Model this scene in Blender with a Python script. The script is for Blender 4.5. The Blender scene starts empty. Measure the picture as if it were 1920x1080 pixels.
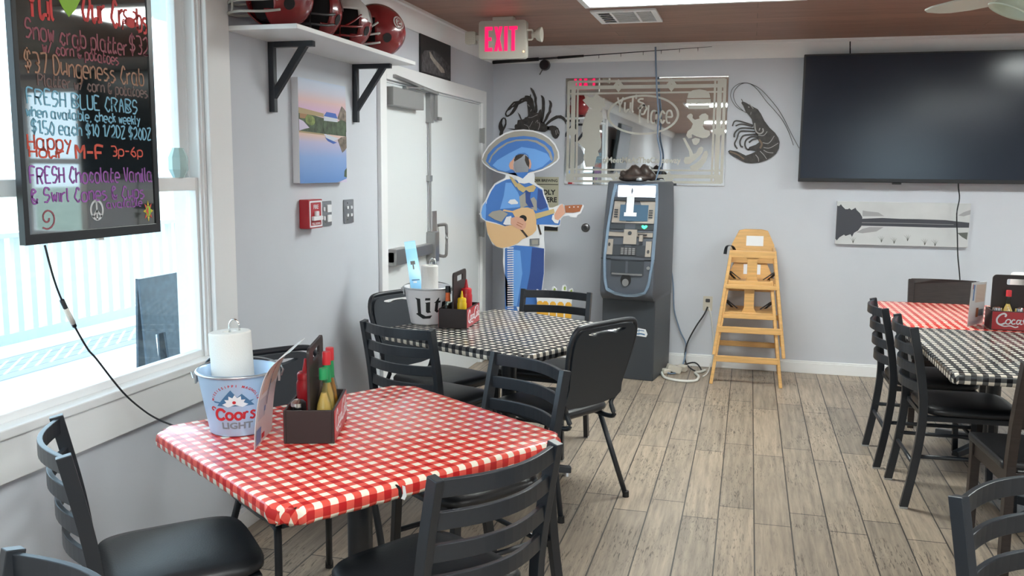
import bpy, bmesh, math, random
from mathutils import Vector, Matrix, Euler
from mathutils.geometry import tessellate_polygon
random.seed(7)
scn = bpy.context.scene
col = scn.collection
PI = math.pi
R = math.radians

# ------------------------------------------------------------------ camera, sky, sun, exposure
cam_d = bpy.data.cameras.new('camera'); cam = bpy.data.objects.new('camera', cam_d); col.objects.link(cam)
cam_d.sensor_width = 36.0
cam_d.lens = 36.0*1680/1920
cam_d.clip_start = .05
YAW, PITCH, ROLL = .25714, .13276, .00864
cam.matrix_world = (Matrix.Translation((0, 0, 1.55)) @ Matrix.Rotation(YAW, 4, 'Z') @ Matrix.Rotation(PI/2-PITCH, 4, 'X')
                    @ Matrix.Rotation(ROLL, 4, 'Z'))
scn.camera = cam
scn.view_settings.view_transform = 'Standard'
scn.view_settings.look = 'None'
scn.view_settings.gamma = 1.0
scn.view_settings.exposure = 1.28
try:
    scn.cycles.use_denoising = True
    scn.cycles.max_bounces = 9
    scn.cycles.diffuse_bounces = 5
    scn.cycles.transparent_max_bounces = 12
    scn.cycles.sample_clamp_indirect = 6.0
except Exception:
    pass
SKY = 2.1
w = bpy.data.worlds.new('sky'); scn.world = w; w.use_nodes = True
nt = w.node_tree; nt.nodes.clear()
wo = nt.nodes.new('ShaderNodeOutputWorld'); bg = nt.nodes.new('ShaderNodeBackground')
tc = nt.nodes.new('ShaderNodeTexCoord'); sp = nt.nodes.new('ShaderNodeSeparateXYZ'); cr = nt.nodes.new('ShaderNodeValToRGB')
cr.color_ramp.elements[0].position = .45; cr.color_ramp.elements[0].color = (.74, .90, 1, 1)
cr.color_ramp.elements[1].position = .9; cr.color_ramp.elements[1].color = (.45, .72, 1, 1)
mr = nt.nodes.new('ShaderNodeMapRange'); mr.inputs['From Min'].default_value = -1
nt.links.new(tc.outputs['Generated'], sp.inputs[0]); nt.links.new(sp.outputs['Z'], mr.inputs['Value'])
nt.links.new(mr.outputs[0], cr.inputs[0]); nt.links.new(cr.outputs[0], bg.inputs[0])
bg.inputs[1].default_value = SKY
nt.links.new(bg.outputs[0], wo.inputs[0])
sun_d = bpy.data.lights.new('sun', 'SUN'); sun = bpy.data.objects.new('sun', sun_d); col.objects.link(sun)
sun_d.energy = 3.0; sun_d.angle = R(1.0); sun_d.color = (1, .96, .88)
sun.rotation_euler = (R(-38), R(-30), 0)     # from beyond the porch, high up
def area_light(name, loc, sx, sy, energy, color, rot=(0, 0, 0), portal=False):
    d = bpy.data.lights.new(name, 'AREA'); o = bpy.data.objects.new(name, d); col.objects.link(o)
    d.shape = 'RECTANGLE'; d.size = sx; d.size_y = sy; d.energy = energy; d.color = color
    o.location = loc; o.rotation_euler = rot
    if portal: d.cycles.is_portal = True
    return o
TROFFERS = [(-.36, 5.08), (2.7, 5.08), (-.36, .6), (2.7, .6), (-.36, -4.3), (2.7, -4.3), (-.36, -8.4), (2.7, -8.4)]
LAMP = 14.0      # radiance of the fluorescent ceiling panels

# ------------------------------------------------------------------ materials
def mat(name, color, rough=.5, metal=0, spec=.5, emit=None, estr=0, coat=0, noise=0, nscale=20, bump=0, bscale=80, alpha=1, stretch=None):
    m = bpy.data.materials.new(name); m.use_nodes = True
    t = m.node_tree; b = t.nodes['Principled BSDF']
    b.inputs['Base Color'].default_value = (*color, 1); b.inputs['Roughness'].default_value = rough
    b.inputs['Metallic'].default_value = metal; b.inputs['Specular IOR Level'].default_value = spec
    if coat: b.inputs['Coat Weight'].default_value = coat; b.inputs['Coat Roughness'].default_value = .1
    if emit: b.inputs['Emission Color'].default_value = (*emit, 1); b.inputs['Emission Strength'].default_value = estr
    if noise or bump:
        c = t.nodes.new('ShaderNodeTexCoord'); src = c.outputs['Object']
        if stretch:
            mp = t.nodes.new('ShaderNodeMapping'); mp.inputs['Scale'].default_value = stretch
            t.links.new(src, mp.inputs[0]); src = mp.outputs[0]
    if noise:
        n = t.nodes.new('ShaderNodeTexNoise'); n.inputs['Scale'].default_value = nscale; n.inputs['Detail'].default_value = 4
        r = t.nodes.new('ShaderNodeValToRGB')
        r.color_ramp.elements[0].position = .3; r.color_ramp.elements[1].position = .7
        r.color_ramp.elements[0].color = (*[max(0, v*(1-noise)) for v in color], 1)
        r.color_ramp.elements[1].color = (*[min(1, v*(1+noise)) for v in color], 1)
        t.links.new(src, n.inputs['Vector']); t.links.new(n.outputs['Fac'], r.inputs[0]); t.links.new(r.outputs[0], b.inputs['Base Color'])
    if bump:
        n2 = t.nodes.new('ShaderNodeTexNoise'); n2.inputs['Scale'].default_value = bscale
        bp = t.nodes.new('ShaderNodeBump'); bp.inputs['Strength'].default_value = bump; bp.inputs['Distance'].default_value = .003
        t.links.new(src, n2.inputs['Vector']); t.links.new(n2.outputs['Fac'], bp.inputs['Height']); t.links.new(bp.outputs[0], b.inputs['Normal'])
    return m

def gingham(name, c_dark, c_mid, c_light, sq):
    m = bpy.data.materials.new(name); m.use_nodes = True
    t = m.node_tree; b = t.nodes['Principled BSDF']; b.inputs['Roughness'].default_value = .22
    b.inputs['Specular IOR Level'].default_value = .5
    uv = t.nodes.new('ShaderNodeUVMap'); s = t.nodes.new('ShaderNodeSeparateXYZ'); t.links.new(uv.outputs[0], s.inputs[0])
    outs = []
    for a in ('X', 'Y'):
        d = t.nodes.new('ShaderNodeMath'); d.operation = 'DIVIDE'; d.inputs[1].default_value = 2*sq
        f = t.nodes.new('ShaderNodeMath'); f.operation = 'FRACT'
        g = t.nodes.new('ShaderNodeMath'); g.operation = 'GREATER_THAN'; g.inputs[1].default_value = .5
        t.links.new(s.outputs[a], d.inputs[0]); t.links.new(d.outputs[0], f.inputs[0]); t.links.new(f.outputs[0], g.inputs[0]); outs.append(g.outputs[0])
    ad = t.nodes.new('ShaderNodeMath'); ad.operation = 'ADD'; t.links.new(outs[0], ad.inputs[0]); t.links.new(outs[1], ad.inputs[1])
    hv = t.nodes.new('ShaderNodeMath'); hv.operation = 'DIVIDE'; hv.inputs[1].default_value = 2; t.links.new(ad.outputs[0], hv.inputs[0])
    r = t.nodes.new('ShaderNodeValToRGB'); r.color_ramp.interpolation = 'CONSTANT'
    e = r.color_ramp.elements; e[0].position = 0; e[0].color = (*c_light, 1); e[1].position = .4; e[1].color = (*c_mid, 1)
    q = e.new(.9); q.color = (*c_dark, 1)
    t.links.new(hv.outputs[0], r.inputs[0]); t.links.new(r.outputs[0], b.inputs['Base Color'])
    return m

def plank_mat(name, length, width, c1, c2, cg, gap, offs, along, grain=1.0, rough=.5, x0=0, y0=0, cracks=.6):
    m = bpy.data.materials.new(name); m.use_nodes = True
    t = m.node_tree; b = t.nodes['Principled BSDF']; b.inputs['Roughness'].default_value = rough
    N = t.nodes.new; L = t.links.new
    geo = N('ShaderNodeNewGeometry'); sp = N('ShaderNodeSeparateXYZ'); L(geo.outputs['Position'], sp.inputs[0])
    cb = N('ShaderNodeCombineXYZ')
    a, c = ('Y', 'X') if along == 'Y' else ('X', 'Y')
    for i, (ax, o) in enumerate(((a, y0), (c, x0))):
        s = N('ShaderNodeMath'); s.operation = 'SUBTRACT'; s.inputs[1].default_value = o
        L(sp.outputs[ax], s.inputs[0]); L(s.outputs[0], cb.inputs[i])
    br = N('ShaderNodeTexBrick'); br.offset = offs; br.offset_frequency = 2; br.squash = 1
    br.inputs['Scale'].default_value = 1; br.inputs['Brick Width'].default_value = length; br.inputs['Row Height'].default_value = width
    br.inputs['Mortar Size'].default_value = gap; br.inputs['Mortar Smooth'].default_value = .1; br.inputs['Bias'].default_value = 0
    br.inputs['Color1'].default_value = (*c1, 1); br.inputs['Color2'].default_value = (*c2, 1); br.inputs['Mortar'].default_value = (*cg, 1)
    L(cb.outputs[0], br.inputs['Vector'])
    mp = N('ShaderNodeMapping'); mp.inputs['Scale'].default_value = (1.0, 15, 1); L(cb.outputs[0], mp.inputs[0])
    n = N('ShaderNodeTexNoise'); n.inputs['Scale'].default_value = 2.6; n.inputs['Detail'].default_value = 10; n.inputs['Roughness'].default_value = .68; n.inputs['Distortion'].default_value = .25
    L(mp.outputs[0], n.inputs['Vector'])
    r = N('ShaderNodeValToRGB'); r.color_ramp.elements[0].position = .32; r.color_ramp.elements[1].position = .68
    v0 = 1-.42*grain; r.color_ramp.elements[0].color = (v0, v0*.99, v0*.98, 1); r.color_ramp.elements[1].color = (1.12, 1.1, 1.06, 1)
    L(n.outputs['Fac'], r.inputs[0])
    mx = N('ShaderNodeMix'); mx.data_type = 'RGBA'; mx.blend_type = 'MULTIPLY'; mx.inputs['Factor'].default_value = 1
    L(br.outputs['Color'], mx.inputs[6]); L(r.outputs[0], mx.inputs[7])
    out = mx.outputs[2]
    if cracks:
        mp2 = N('ShaderNodeMapping'); mp2.inputs['Scale'].default_value = (5, 46, 1); L(cb.outputs[0], mp2.inputs[0])
        n2 = N('ShaderNodeTexNoise'); n2.inputs['Scale'].default_value = 3; n2.inputs['Detail'].default_value = 5; n2.inputs['Distortion'].default_value = 1.2
        L(mp2.outputs[0], n2.inputs['Vector'])
        r2 = N('ShaderNodeValToRGB'); r2.color_ramp.elements[0].position = .37; r2.color_ramp.elements[1].position = .44
        v = 1-cracks; r2.color_ramp.elements[0].color = (v, v, v, 1); r2.color_ramp.elements[1].color = (1, 1, 1, 1)
        L(n2.outputs['Fac'], r2.inputs[0])
        n3 = N('ShaderNodeTexNoise'); n3.inputs['Scale'].default_value = 3.2; L(cb.outputs[0], n3.inputs['Vector'])
        r3 = N('ShaderNodeValToRGB'); r3.color_ramp.elements[0].position = .42; r3.color_ramp.elements[1].position = .58
        L(n3.outputs['Fac'], r3.inputs[0])
        m2 = N('ShaderNodeMix'); m2.data_type = 'RGBA'; m2.blend_type = 'MULTIPLY'
        L(r3.outputs[0], m2.inputs['Factor']); L(out, m2.inputs[6]); L(r2.outputs[0], m2.inputs[7]); out = m2.outputs[2]
    L(out, b.inputs['Base Color'])
    bp = N('ShaderNodeBump'); bp.inputs['Strength'].default_value = .25; bp.inputs['Distance'].default_value = .004
    L(br.outputs['Fac'], bp.inputs['Height']); bp.invert = True; L(bp.outputs[0], b.inputs['Normal'])
    return m

def ramp_mat(name, axis, lo, hi, stops, rough=.5, noise=0, nscale=8):
    """a printed picture: a colour ramp along one object axis"""
    m = bpy.data.materials.new(name); m.use_nodes = True
    t = m.node_tree; b = t.nodes['Principled BSDF']; b.inputs['Roughness'].default_value = rough
    g = t.nodes.new('ShaderNodeTexCoord'); s = t.nodes.new('ShaderNodeSeparateXYZ'); t.links.new(g.outputs['Object'], s.inputs[0])
    mr = t.nodes.new('ShaderNodeMapRange'); mr.inputs['From Min'].default_value = lo; mr.inputs['From Max'].default_value = hi
    t.links.new(s.outputs[axis], mr.inputs['Value'])
    src = mr.outputs[0]
    if noise:
        n = t.nodes.new('ShaderNodeTexNoise'); n.inputs['Scale'].default_value = nscale; t.links.new(g.outputs['Object'], n.inputs['Vector'])
        a = t.nodes.new('ShaderNodeMath'); a.operation = 'MULTIPLY_ADD'; a.inputs[1].default_value = noise
        t.links.new(n.outputs['Fac'], a.inputs[0]); t.links.new(src, a.inputs[2])
        a2 = t.nodes.new('ShaderNodeMath'); a2.operation = 'SUBTRACT'; a2.inputs[1].default_value = noise/2; t.links.new(a.outputs[0], a2.inputs[0]); src = a2.outputs[0]
    r = t.nodes.new('ShaderNodeValToRGB'); e = r.color_ramp.elements
    while len(e) < len(stops): e.new(.5)
    for i, (p, c) in enumerate(stops): e[i].position = p; e[i].color = (*c, 1)
    t.links.new(src, r.inputs[0]); t.links.new(r.outputs[0], b.inputs['Base Color'])
    return m

def glass_mat(name, tint=(1, 1, 1), haze=.0, gloss=.08):
    m = bpy.data.materials.new(name); m.use_nodes = True
    t = m.node_tree; t.nodes.clear(); N = t.nodes.new; L = t.links.new
    o = N('ShaderNodeOutputMaterial'); tr = N('ShaderNodeBsdfTransparent'); tr.inputs[0].default_value = (*tint, 1)
    gl = N('ShaderNodeBsdfGlossy'); gl.inputs['Roughness'].default_value = .02
    lw = N('ShaderNodeLayerWeight'); lw.inputs[0].default_value = .5
    pw = N('ShaderNodeMath'); pw.operation = 'POWER'; pw.inputs[1].default_value = 4; L(lw.outputs['Facing'], pw.inputs[0])
    fr = N('ShaderNodeMath'); fr.operation = 'MULTIPLY_ADD'; fr.inputs[1].default_value = .5; fr.inputs[2].default_value = .03; L(pw.outputs[0], fr.inputs[0])
    mx = N('ShaderNodeMixShader'); L(fr.outputs[0], mx.inputs[0]); L(tr.outputs[0], mx.inputs[1]); L(gl.outputs[0], mx.inputs[2])
    out = mx.outputs[0]
    if haze:
        df = N('ShaderNodeBsdfTranslucent'); df.inputs[0].default_value = (.85, .93, .97, 1)
        g = N('ShaderNodeTexCoord'); n = N('ShaderNodeTexNoise'); n.inputs['Scale'].default_value = 90; n.inputs['Detail'].default_value = 3
        L(g.outputs['Object'], n.inputs['Vector'])
        n2 = N('ShaderNodeTexNoise'); n2.inputs['Scale'].default_value = 3; L(g.outputs['Object'], n2.inputs['Vector'])
        r = N('ShaderNodeMapRange'); r.inputs['From Min'].default_value = .35; r.inputs['From Max'].default_value = .75; r.inputs['To Min'].default_value = haze*.4; r.inputs['To Max'].default_value = haze*1.8
        ml = N('ShaderNodeMath'); ml.operation = 'MULTIPLY'; L(n.outputs['Fac'], ml.inputs[0]); L(n2.outputs['Fac'], ml.inputs[1])
        sc = N('ShaderNodeMath'); sc.operation = 'MULTIPLY'; sc.inputs[1].default_value = 2; L(ml.outputs[0], sc.inputs[0])
        L(sc.outputs[0], r.inputs[0]); m2 = N('ShaderNodeMixShader'); L(r.outputs[0], m2.inputs[0]); L(out, m2.inputs[1]); L(df.outputs[0], m2.inputs[2]); out = m2.outputs[0]
    L(out, o.inputs[0])
    return m

M = dict(
    wall=mat('wall_paint', (.60, .625, .68), .75, noise=.02, nscale=3, bump=.05, bscale=160),
    white=mat('white_trim', (.86, .87, .88), .4),
    doorw=mat('door_white', (.74, .77, .78), .38),
    floor=plank_mat('wood_look_tile', 1.0, .157, (.49, .40, .31), (.35, .295, .24), (.075, .065, .06), .0032, .17, 'Y', 1.0, .42, x0=.08-.157*40, y0=5.12-40),
    ceil=plank_mat('ceiling_planks', 2.4, .19, (.36, .20, .145), (.29, .165, .125), (.15, .09, .07), .002, .4, 'X', .7, .5, cracks=0),
    black=mat('black_powder_coat', (.016, .020, .027), .36, spec=.6),
    vinyl=mat('black_vinyl', (.020, .021, .024), .38, spec=.55, bump=.12, bscale=220),
    vinyl2=mat('black_vinyl_back', (.022, .028, .037), .45, spec=.5, bump=.1, bscale=220),
    espresso=mat('espresso_wood', (.022, .015, .014), .35, noise=.3, nscale=12, stretch=(1, 1, 8)),
    red_cloth=gingham('red_gingham_vinyl', (.50, .018, .02), (.76, .10, .075), (.88, .80, .68), .0215),
    bw_cloth=gingham('black_gingham_vinyl', (.012, .013, .016), (.11, .11, .11), (.86, .80, .70), .0215),
    steel=mat('brushed_steel', (.38, .38, .38), .38, metal=.85),
    chrome=mat('chrome', (.8, .8, .8), .1, metal=1),
    dsteel=mat('dark_steel', (.25, .25, .26), .35, metal=1),
    brown_k=mat('dark_brown_board', (.030, .020, .020), .5),
    tv_body=mat('tv_plastic', (.012, .012, .014), .3),
    tv_screen=mat('tv_glass', (.008, .014, .028), .17, spec=.55),
    red=mat('red_gloss', (.45, .02, .03), .3),
    ketchup=mat('ketchup_red', (.52, .02, .03), .3),
    mustard=mat('mustard_yellow', (.85, .55, .01), .32),
    mirror=mat('mirror_glass', (.82, .84, .84), .02, metal=1),
    etch=mat('etched_frost', (.52, .51, .46), .55),
    cloth_w=mat('paper_towel', (.82, .81, .78), .9, bump=.4, bscale=260),
    paper=mat('white_paper', (.80, .82, .84), .3),
    ink=mat('black_ink', (.012, .012, .013), .5),
    galv=mat('galvanised_tin', (.60, .63, .66), .32, metal=.9, noise=.08, nscale=30),
    blue_tin=mat('pale_blue_painted_tin', (.42, .56, .74), .34, metal=.25),
    white_tin=mat('white_painted_tin', (.84, .83, .85), .4),
    cherry=mat('script_red', (.55, .02, .03), .4),
    navy=mat('navy_print', (.06, .16, .30), .4),
    greyp=mat('grey_print', (.20, .23, .27), .4),
    pinew=mat('light_varnished_wood', (.68, .40, .15), .38, noise=.13, nscale=7, stretch=(1, 1, 9)),
    atm=mat('atm_grey', (.085, .095, .115), .42, noise=.04, nscale=300),
    atm_d=mat('atm_dark', (.045, .052, .062), .4),
    atm_b=mat('atm_beige', (.36, .32, .28), .45),
    atm_r=mat('atm_rim', (.28, .38, .50), .25, metal=.6),
    lit=mat('lit_white_sign', (.9, .93, 1), .4, emit=(.82, .90, 1), estr=4.0),
    glow_g=mat('green_indicator', (.05, .6, .2), .4, emit=(.05, .9, .3), estr=1.0),
    screen=mat('atm_screen', (.03, .05, .07), .15, emit=(.1, .2, .3), estr=.25),
    exit_r=mat('exit_red_glow', (.8, .02, .08), .4, emit=(1, .008, .11), estr=.5),
    exit_b=mat('exit_housing', (.52, .50, .44), .5),
    lamp=mat('fluorescent_diffuser', (.9, .95, .92), .5, emit=(.94, 1, .97), estr=LAMP),
    shade=mat('frosted_glass_shade', (.62, .70, .60), .35),
    fanw=mat('fan_blade_white', (.62, .63, .56), .45),
    cord_k=mat('black_cable', (.012, .014, .018), .5),
    cord_b=mat('blue_grey_cable', (.20, .28, .40), .5),
    cord_w=mat('white_cable', (.72, .72, .68), .5),
    maroon=mat('maroon_helmet_shell', (.26, .022, .026), .22, coat=.5),
    white_s=mat('white_helmet_shell', (.70, .70, .69), .28, coat=.4),
    dark_in=mat('helmet_padding', (.02, .018, .02), .8),
    greybar=mat('grey_face_mask', (.50, .50, .47), .4),
    dgrey=mat('dark_face_mask', (.05, .05, .055), .4),
    metal_art=mat('dark_metal_art', (.035, .030, .028), .5, noise=.4, nscale=40),
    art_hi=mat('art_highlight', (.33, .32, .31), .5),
    art_br=mat('art_brown', (.16, .11, .07), .5),
    board=mat('black_writing_board', (.010, .014, .014), .03, spec=1.0),
    deck=plank_mat('deck_boards', 4.0, .14, (.50, .47, .44), (.44, .42, .40), (.12, .11, .11), .004, .3, 'Y', .4, .7, cracks=0),
    wood_w=mat('white_railing_paint', (.62, .67, .72), .6),
    ground=mat('ground', (.34, .36, .26), .9, noise=.3, nscale=2),
    foliage=mat('foliage', (.42, .46, .12), .8, noise=.4, nscale=4),
    sand=mat('sandwich_board', (.05, .075, .10), .5, noise=.3, nscale=18),
    glass=glass_mat('window_glass', (.97, 1, 1), haze=.012),
    clear=glass_mat('bottle_glass', (.86, .90, .86)),
    sauce=mat('hot_sauce', (.42, .17, .02), .15, coat=.6),
    sauce2=mat('pepper_sauce', (.66, .42, .12), .15, coat=.6),
    green=mat('green_cap', (.02, .32, .11), .4),
    redcap=mat('red_cap', (.62, .03, .04), .4),
    orange=mat('orange_label', (.85, .16, .04), .5),
    yel_l=mat('yellow_label', (.70, .62, .06), .5),
    pewter=mat('pewter', (.28, .29, .31), .35, metal=.8),
    skin=mat('printed_skin', (.66, .36, .26), .5),
    suit=mat('printed_blue_suit', (.065, .20, .56), .4),
    suit_l=mat('printed_blue_light', (.16, .38, .80), .4),
    suit_d=mat('printed_blue_dark', (.035, .075, .26), .4),
    gold=mat('printed_gold', (.55, .42, .20), .5),
    sand_g=mat('printed_grey_gold', (.36, .34, .30), .5),
    guitarw=mat('printed_guitar', (.72, .47, .25), .45),
    closer=mat('closer_grey', (.30, .30, .30), .4, metal=.4),
    guitard=mat('printed_guitar_head', (.36, .12, .05), .45),
    card=mat('white_cardboard', (.78, .79, .82), .55),
    lime=mat('printed_lime', (.30, .42, .09), .5),
    beer=mat('printed_beer', (.78, .42, .05), .5),
    lite_b=mat('pale_blue_print', (.27, .60, .90), .4),
    tan=mat('poster_tan', (.50, .48, .36), .6),
    statue=mat('dark_carved_wood', (.05, .035, .03), .4, noise=.5, nscale=25, bump=.5, bscale=40),
    plate_w=mat('outlet_plate', (.62, .58, .50), .4),
)
for nm, c in dict(chalk_red=(.72, .07, .07), chalk_rose=(.34, .10, .13), chalk_tan=(.42, .23, .15), chalk_dim=(.20, .13, .12), chalk_blue=(.24, .55, .75),
                  chalk_orange=(.75, .11, .07), chalk_violet=(.34, .11, .45), chalk_green=(.34, .66, .07), chalk_white=(.62, .66, .68), chalk_yellow=(.75, .60, .06)).items():
    M[nm] = mat(nm, c, .6)

# ------------------------------------------------------------------ mesh building
M['board'].node_tree.nodes['Principled BSDF'].inputs['IOR'].default_value = 1.9
class MB:
    def __init__(s): s.v = []; s.f = []; s.m = []; s.uv = {}
    def add(s, vs, fs, mi=0):
        o = len(s.v); s.v += [tuple(v) for v in vs]
        for f in fs: s.f.append(tuple(i+o for i in f)); s.m.append(mi)
    def box(s, c, d, rot=None, mi=0):
        hx, hy, hz = d[0]/2, d[1]/2, d[2]/2
        vs = [Vector((x, y, z)) for x in (-hx, hx) for y in (-hy, hy) for z in (-hz, hz)]
        if rot: mt = Euler(rot).to_matrix(); vs = [mt @ v for v in vs]
        s.add([v+Vector(c) for v in vs], [(0, 1, 3, 2), (4, 6, 7, 5), (0, 4, 5, 1), (2, 3, 7, 6), (0, 2, 6, 4), (1, 5, 7, 3)], mi); return s
    def b2(s, a, b, mi=0):
        return s.box([(a[i]+b[i])/2 for i in range(3)], [abs(b[i]-a[i]) for i in range(3)], None, mi)
    def bar(s, p, q, wd, th, up=(0, 0, 1), mi=0):
        """a straight bar of rectangular section from p to q; th is measured along up"""
        p, q = Vector(p), Vector(q); d = (q-p).normalized(); u = Vector(up); sd = d.cross(u)
        if sd.length < 1e-5: sd = d.cross(Vector((1, 0, 0)))
        sd.normalize(); u = sd.cross(d)
        vs = [e+sd*(a*wd/2)+u*(b*th/2) for e in (p, q) for a, b in ((-1, -1), (1, -1), (1, 1), (-1, 1))]
        s.add(vs, [(3, 2, 1, 0), (4, 5, 6, 7), (0, 1, 5, 4), (1, 2, 6, 5), (2, 3, 7, 6), (3, 0, 4, 7)], mi); return s
    def sweep(s, pts, sect, up=(0, 0, 1), closed=False, mi=0, scale=None):
        """sweep a 2-D section along points; section x goes sideways, y goes along up"""
        P = [Vector(p) for p in pts]; n = len(P); k = len(sect); vs = []
        for i in range(n):
            a = P[(i-1) % n] if (closed or i) else P[0]; b = P[(i+1) % n] if (closed or i < n-1) else P[-1]
            d = (b-a).normalized(); sd = d.cross(Vector(up))
            if sd.length < 1e-4: sd = d.cross(Vector((.3, 1, .2)))
            sd.normalize(); u = sd.cross(d); sc = scale[i] if scale else 1
            vs += [P[i]+sd*(x*sc)+u*(y*sc) for x, y in sect]
        fs = []
        for i in range(n if closed else n-1):
            j = (i+1) % n
            for q in range(k): r = (q+1) % k; fs.append((i*k+q, i*k+r, j*k+r, j*k+q))
        if not closed: fs += [tuple(range(k-1, -1, -1)), tuple((n-1)*k+q for q in range(k))]
        s.add(vs, fs, mi); return s
    def tube(s, pts, r, k=8, closed=False, mi=0, scale=None, up=(0, 0, 1)):
        return s.sweep(pts, [(r*math.cos(2*PI*i/k), r*math.sin(2*PI*i/k)) for i in range(k)], up, closed, mi, scale)
    def lathe(s, prof, c=(0, 0, 0), k=28, mi=0, axis='Z', cap=True):
        n = len(prof); vs = []
        for r, z in prof:
            for i in range(k):
                a = 2*PI*i/k; x, y = r*math.cos(a), r*math.sin(a)
                p = (x, y, z) if axis == 'Z' else ((z, x, y) if axis == 'X' else (x, z, -y))
                vs.append((p[0]+c[0], p[1]+c[1], p[2]+c[2]))
        fs = [(i*k+j, i*k+(j+1) % k, (i+1)*k+(j+1) % k, (i+1)*k+j) for i in range(n-1) for j in range(k)]
        if cap: fs += [tuple(range(k-1, -1, -1)), tuple((n-1)*k+j for j in range(k))]
        s.add(vs, fs, mi); return s
    def ball(s, c, r, k=20, n=12, mi=0, fn=None):
        rx, ry, rz = r if isinstance(r, (tuple, list)) else (r, r, r); vs = []; fs = []
        for i in range(n+1):
            t = PI*i/n-PI/2
            for j in range(k):
                a = 2*PI*j/k; p = Vector((math.cos(t)*math.cos(a)*rx, math.cos(t)*math.sin(a)*ry, math.sin(t)*rz))
                if fn: p = fn(p)
                vs.append(p+Vector(c))
        for i in range(n):
            for j in range(k): fs.append((i*k+j, i*k+(j+1) % k, (i+1)*k+(j+1) % k, (i+1)*k+j))
        s.add(vs, fs, mi); return s
    def poly(s, loops, f, th=.002, off=0.0, mi=0):
        """a flat plate: outline plus holes in 2-D, placed by f(u, v, height); closed and th thick"""
        if not isinstance(loops[0][0], (tuple, list)): loops = [loops]
        def area(l): return sum(l[i][0]*l[(i+1) % len(l)][1]-l[(i+1) % len(l)][0]*l[i][1] for i in range(len(l)))/2
        L = []
        for i, l in enumerate(loops):
            l = [tuple(p) for p in l]
            if (area(l) > 0) != (i == 0): l = l[::-1]
            L.append(l)
        tri = tessellate_polygon([[Vector((x, y, 0)) for x, y in l] for l in L])
        flat = [p for l in L for p in l]; n = len(flat)
        vs = [f(u, v, off+th) for u, v in flat]+[f(u, v, off) for u, v in flat]
        fs = []
        for t in tri:
            a, b, c = [flat[i] for i in t]
            cr = (b[0]-a[0])*(c[1]-a[1])-(b[1]-a[1])*(c[0]-a[0])
            if abs(cr) < 1e-12: continue
            t = t if cr > 0 else (t[0], t[2], t[1])
            fs.append(tuple(t)); fs.append((t[0]+n, t[2]+n, t[1]+n))
        o = 0
        for l in L:
            k = len(l)
            for i in range(k): j = (i+1) % k; fs.append((o+i, o+i+n, o+j+n, o+j))
            o += k
        s.add(vs, fs, mi); return s
    def stroke(s, pts, f, wd, th=.001, off=0.0, smooth=True, mi=0, taper=False):
        """a flat ribbon drawn along 2-D points"""
        if smooth and len(pts) > 2: pts = crom(pts, 4)
        n = len(pts); lf, rt = [], []
        for i in range(n):
            a = pts[max(0, i-1)]; b = pts[min(n-1, i+1)]; dx, dy = b[0]-a[0], b[1]-a[1]; l = math.hypot(dx, dy) or 1
            h = wd/2
            if taper: h *= (1-i/(n-1))*.92+.08
            lf.append((pts[i][0]-dy/l*h, pts[i][1]+dx/l*h)); rt.append((pts[i][0]+dy/l*h, pts[i][1]-dx/l*h))
        vs = [f(*p, off+th) for p in lf]+[f(*p, off+th) for p in rt]+[f(*p, off) for p in lf]+[f(*p, off) for p in rt]
        fs = []
        for i in range(n-1):
            fs += [(i, n+i, n+i+1, i+1), (i, i+1, 2*n+i+1, 2*n+i), (n+i, 3*n+i, 3*n+i+1, n+i+1), (2*n+i, 2*n+i+1, 3*n+i+1, 3*n+i)]
        fs += [(0, 2*n, 3*n, n), (n-1, 2*n-1, 4*n-1, 3*n-1)]
        s.add(vs, fs, mi); return s
    def curved(s, loops, f, off=0.0, mi=0, step=.012):
        """a thin printed skin that follows a curved surface"""
        if not isinstance(loops[0][0], (tuple, list)): loops = [loops]
        flat = [tuple(p) for l in loops for p in l]
        for t in tessellate_polygon([[Vector((x, y, 0)) for x, y in l] for l in loops]): s.skin([flat[i] for i in t], f, off, mi, step)
        return s
    def skin(s, tri, f, off, mi, step):
        st = [tri]
        while st:
            t = st.pop(); e = [math.dist(t[i], t[(i+1) % 3]) for i in range(3)]; k = e.index(max(e))
            if e[k] > step:
                a, b, c = t[k], t[(k+1) % 3], t[(k+2) % 3]; m = ((a[0]+b[0])/2, (a[1]+b[1])/2); st += [(a, m, c), (m, b, c)]
            else: s.add([f(*p, off) for p in t], [(0, 1, 2)], mi)
    def text(s, txt, size, f, off=.0006, align='CENTER', mi=0, sx=1, bold=.0, shear=0, step=0):
        cu = bpy.data.curves.new('t', 'FONT'); cu.body = txt; cu.size = size; cu.align_x = align; cu.align_y = 'CENTER'
        cu.shear = shear; cu.offset = bold; cu.resolution_u = 3
        ob = bpy.data.objects.new('t', cu); col.objects.link(ob)
        dg = bpy.context.evaluated_depsgraph_get(); me = bpy.data.meshes.new_from_object(ob.evaluated_get(dg))
        if step:
            me.calc_loop_triangles(); co = [(v.co.x*sx, v.co.y) for v in me.vertices]
            for lt in me.loop_triangles: s.skin([co[i] for i in lt.vertices], f, off, mi, step)
        else:
            vs = [f(v.co.x*sx, v.co.y, off) for v in me.vertices]; fs = [tuple(p.vertices) for p in me.polygons]
            s.add(vs, fs, mi)
        bpy.data.objects.remove(ob); bpy.data.meshes.remove(me); bpy.data.curves.remove(cu); return s
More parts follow.
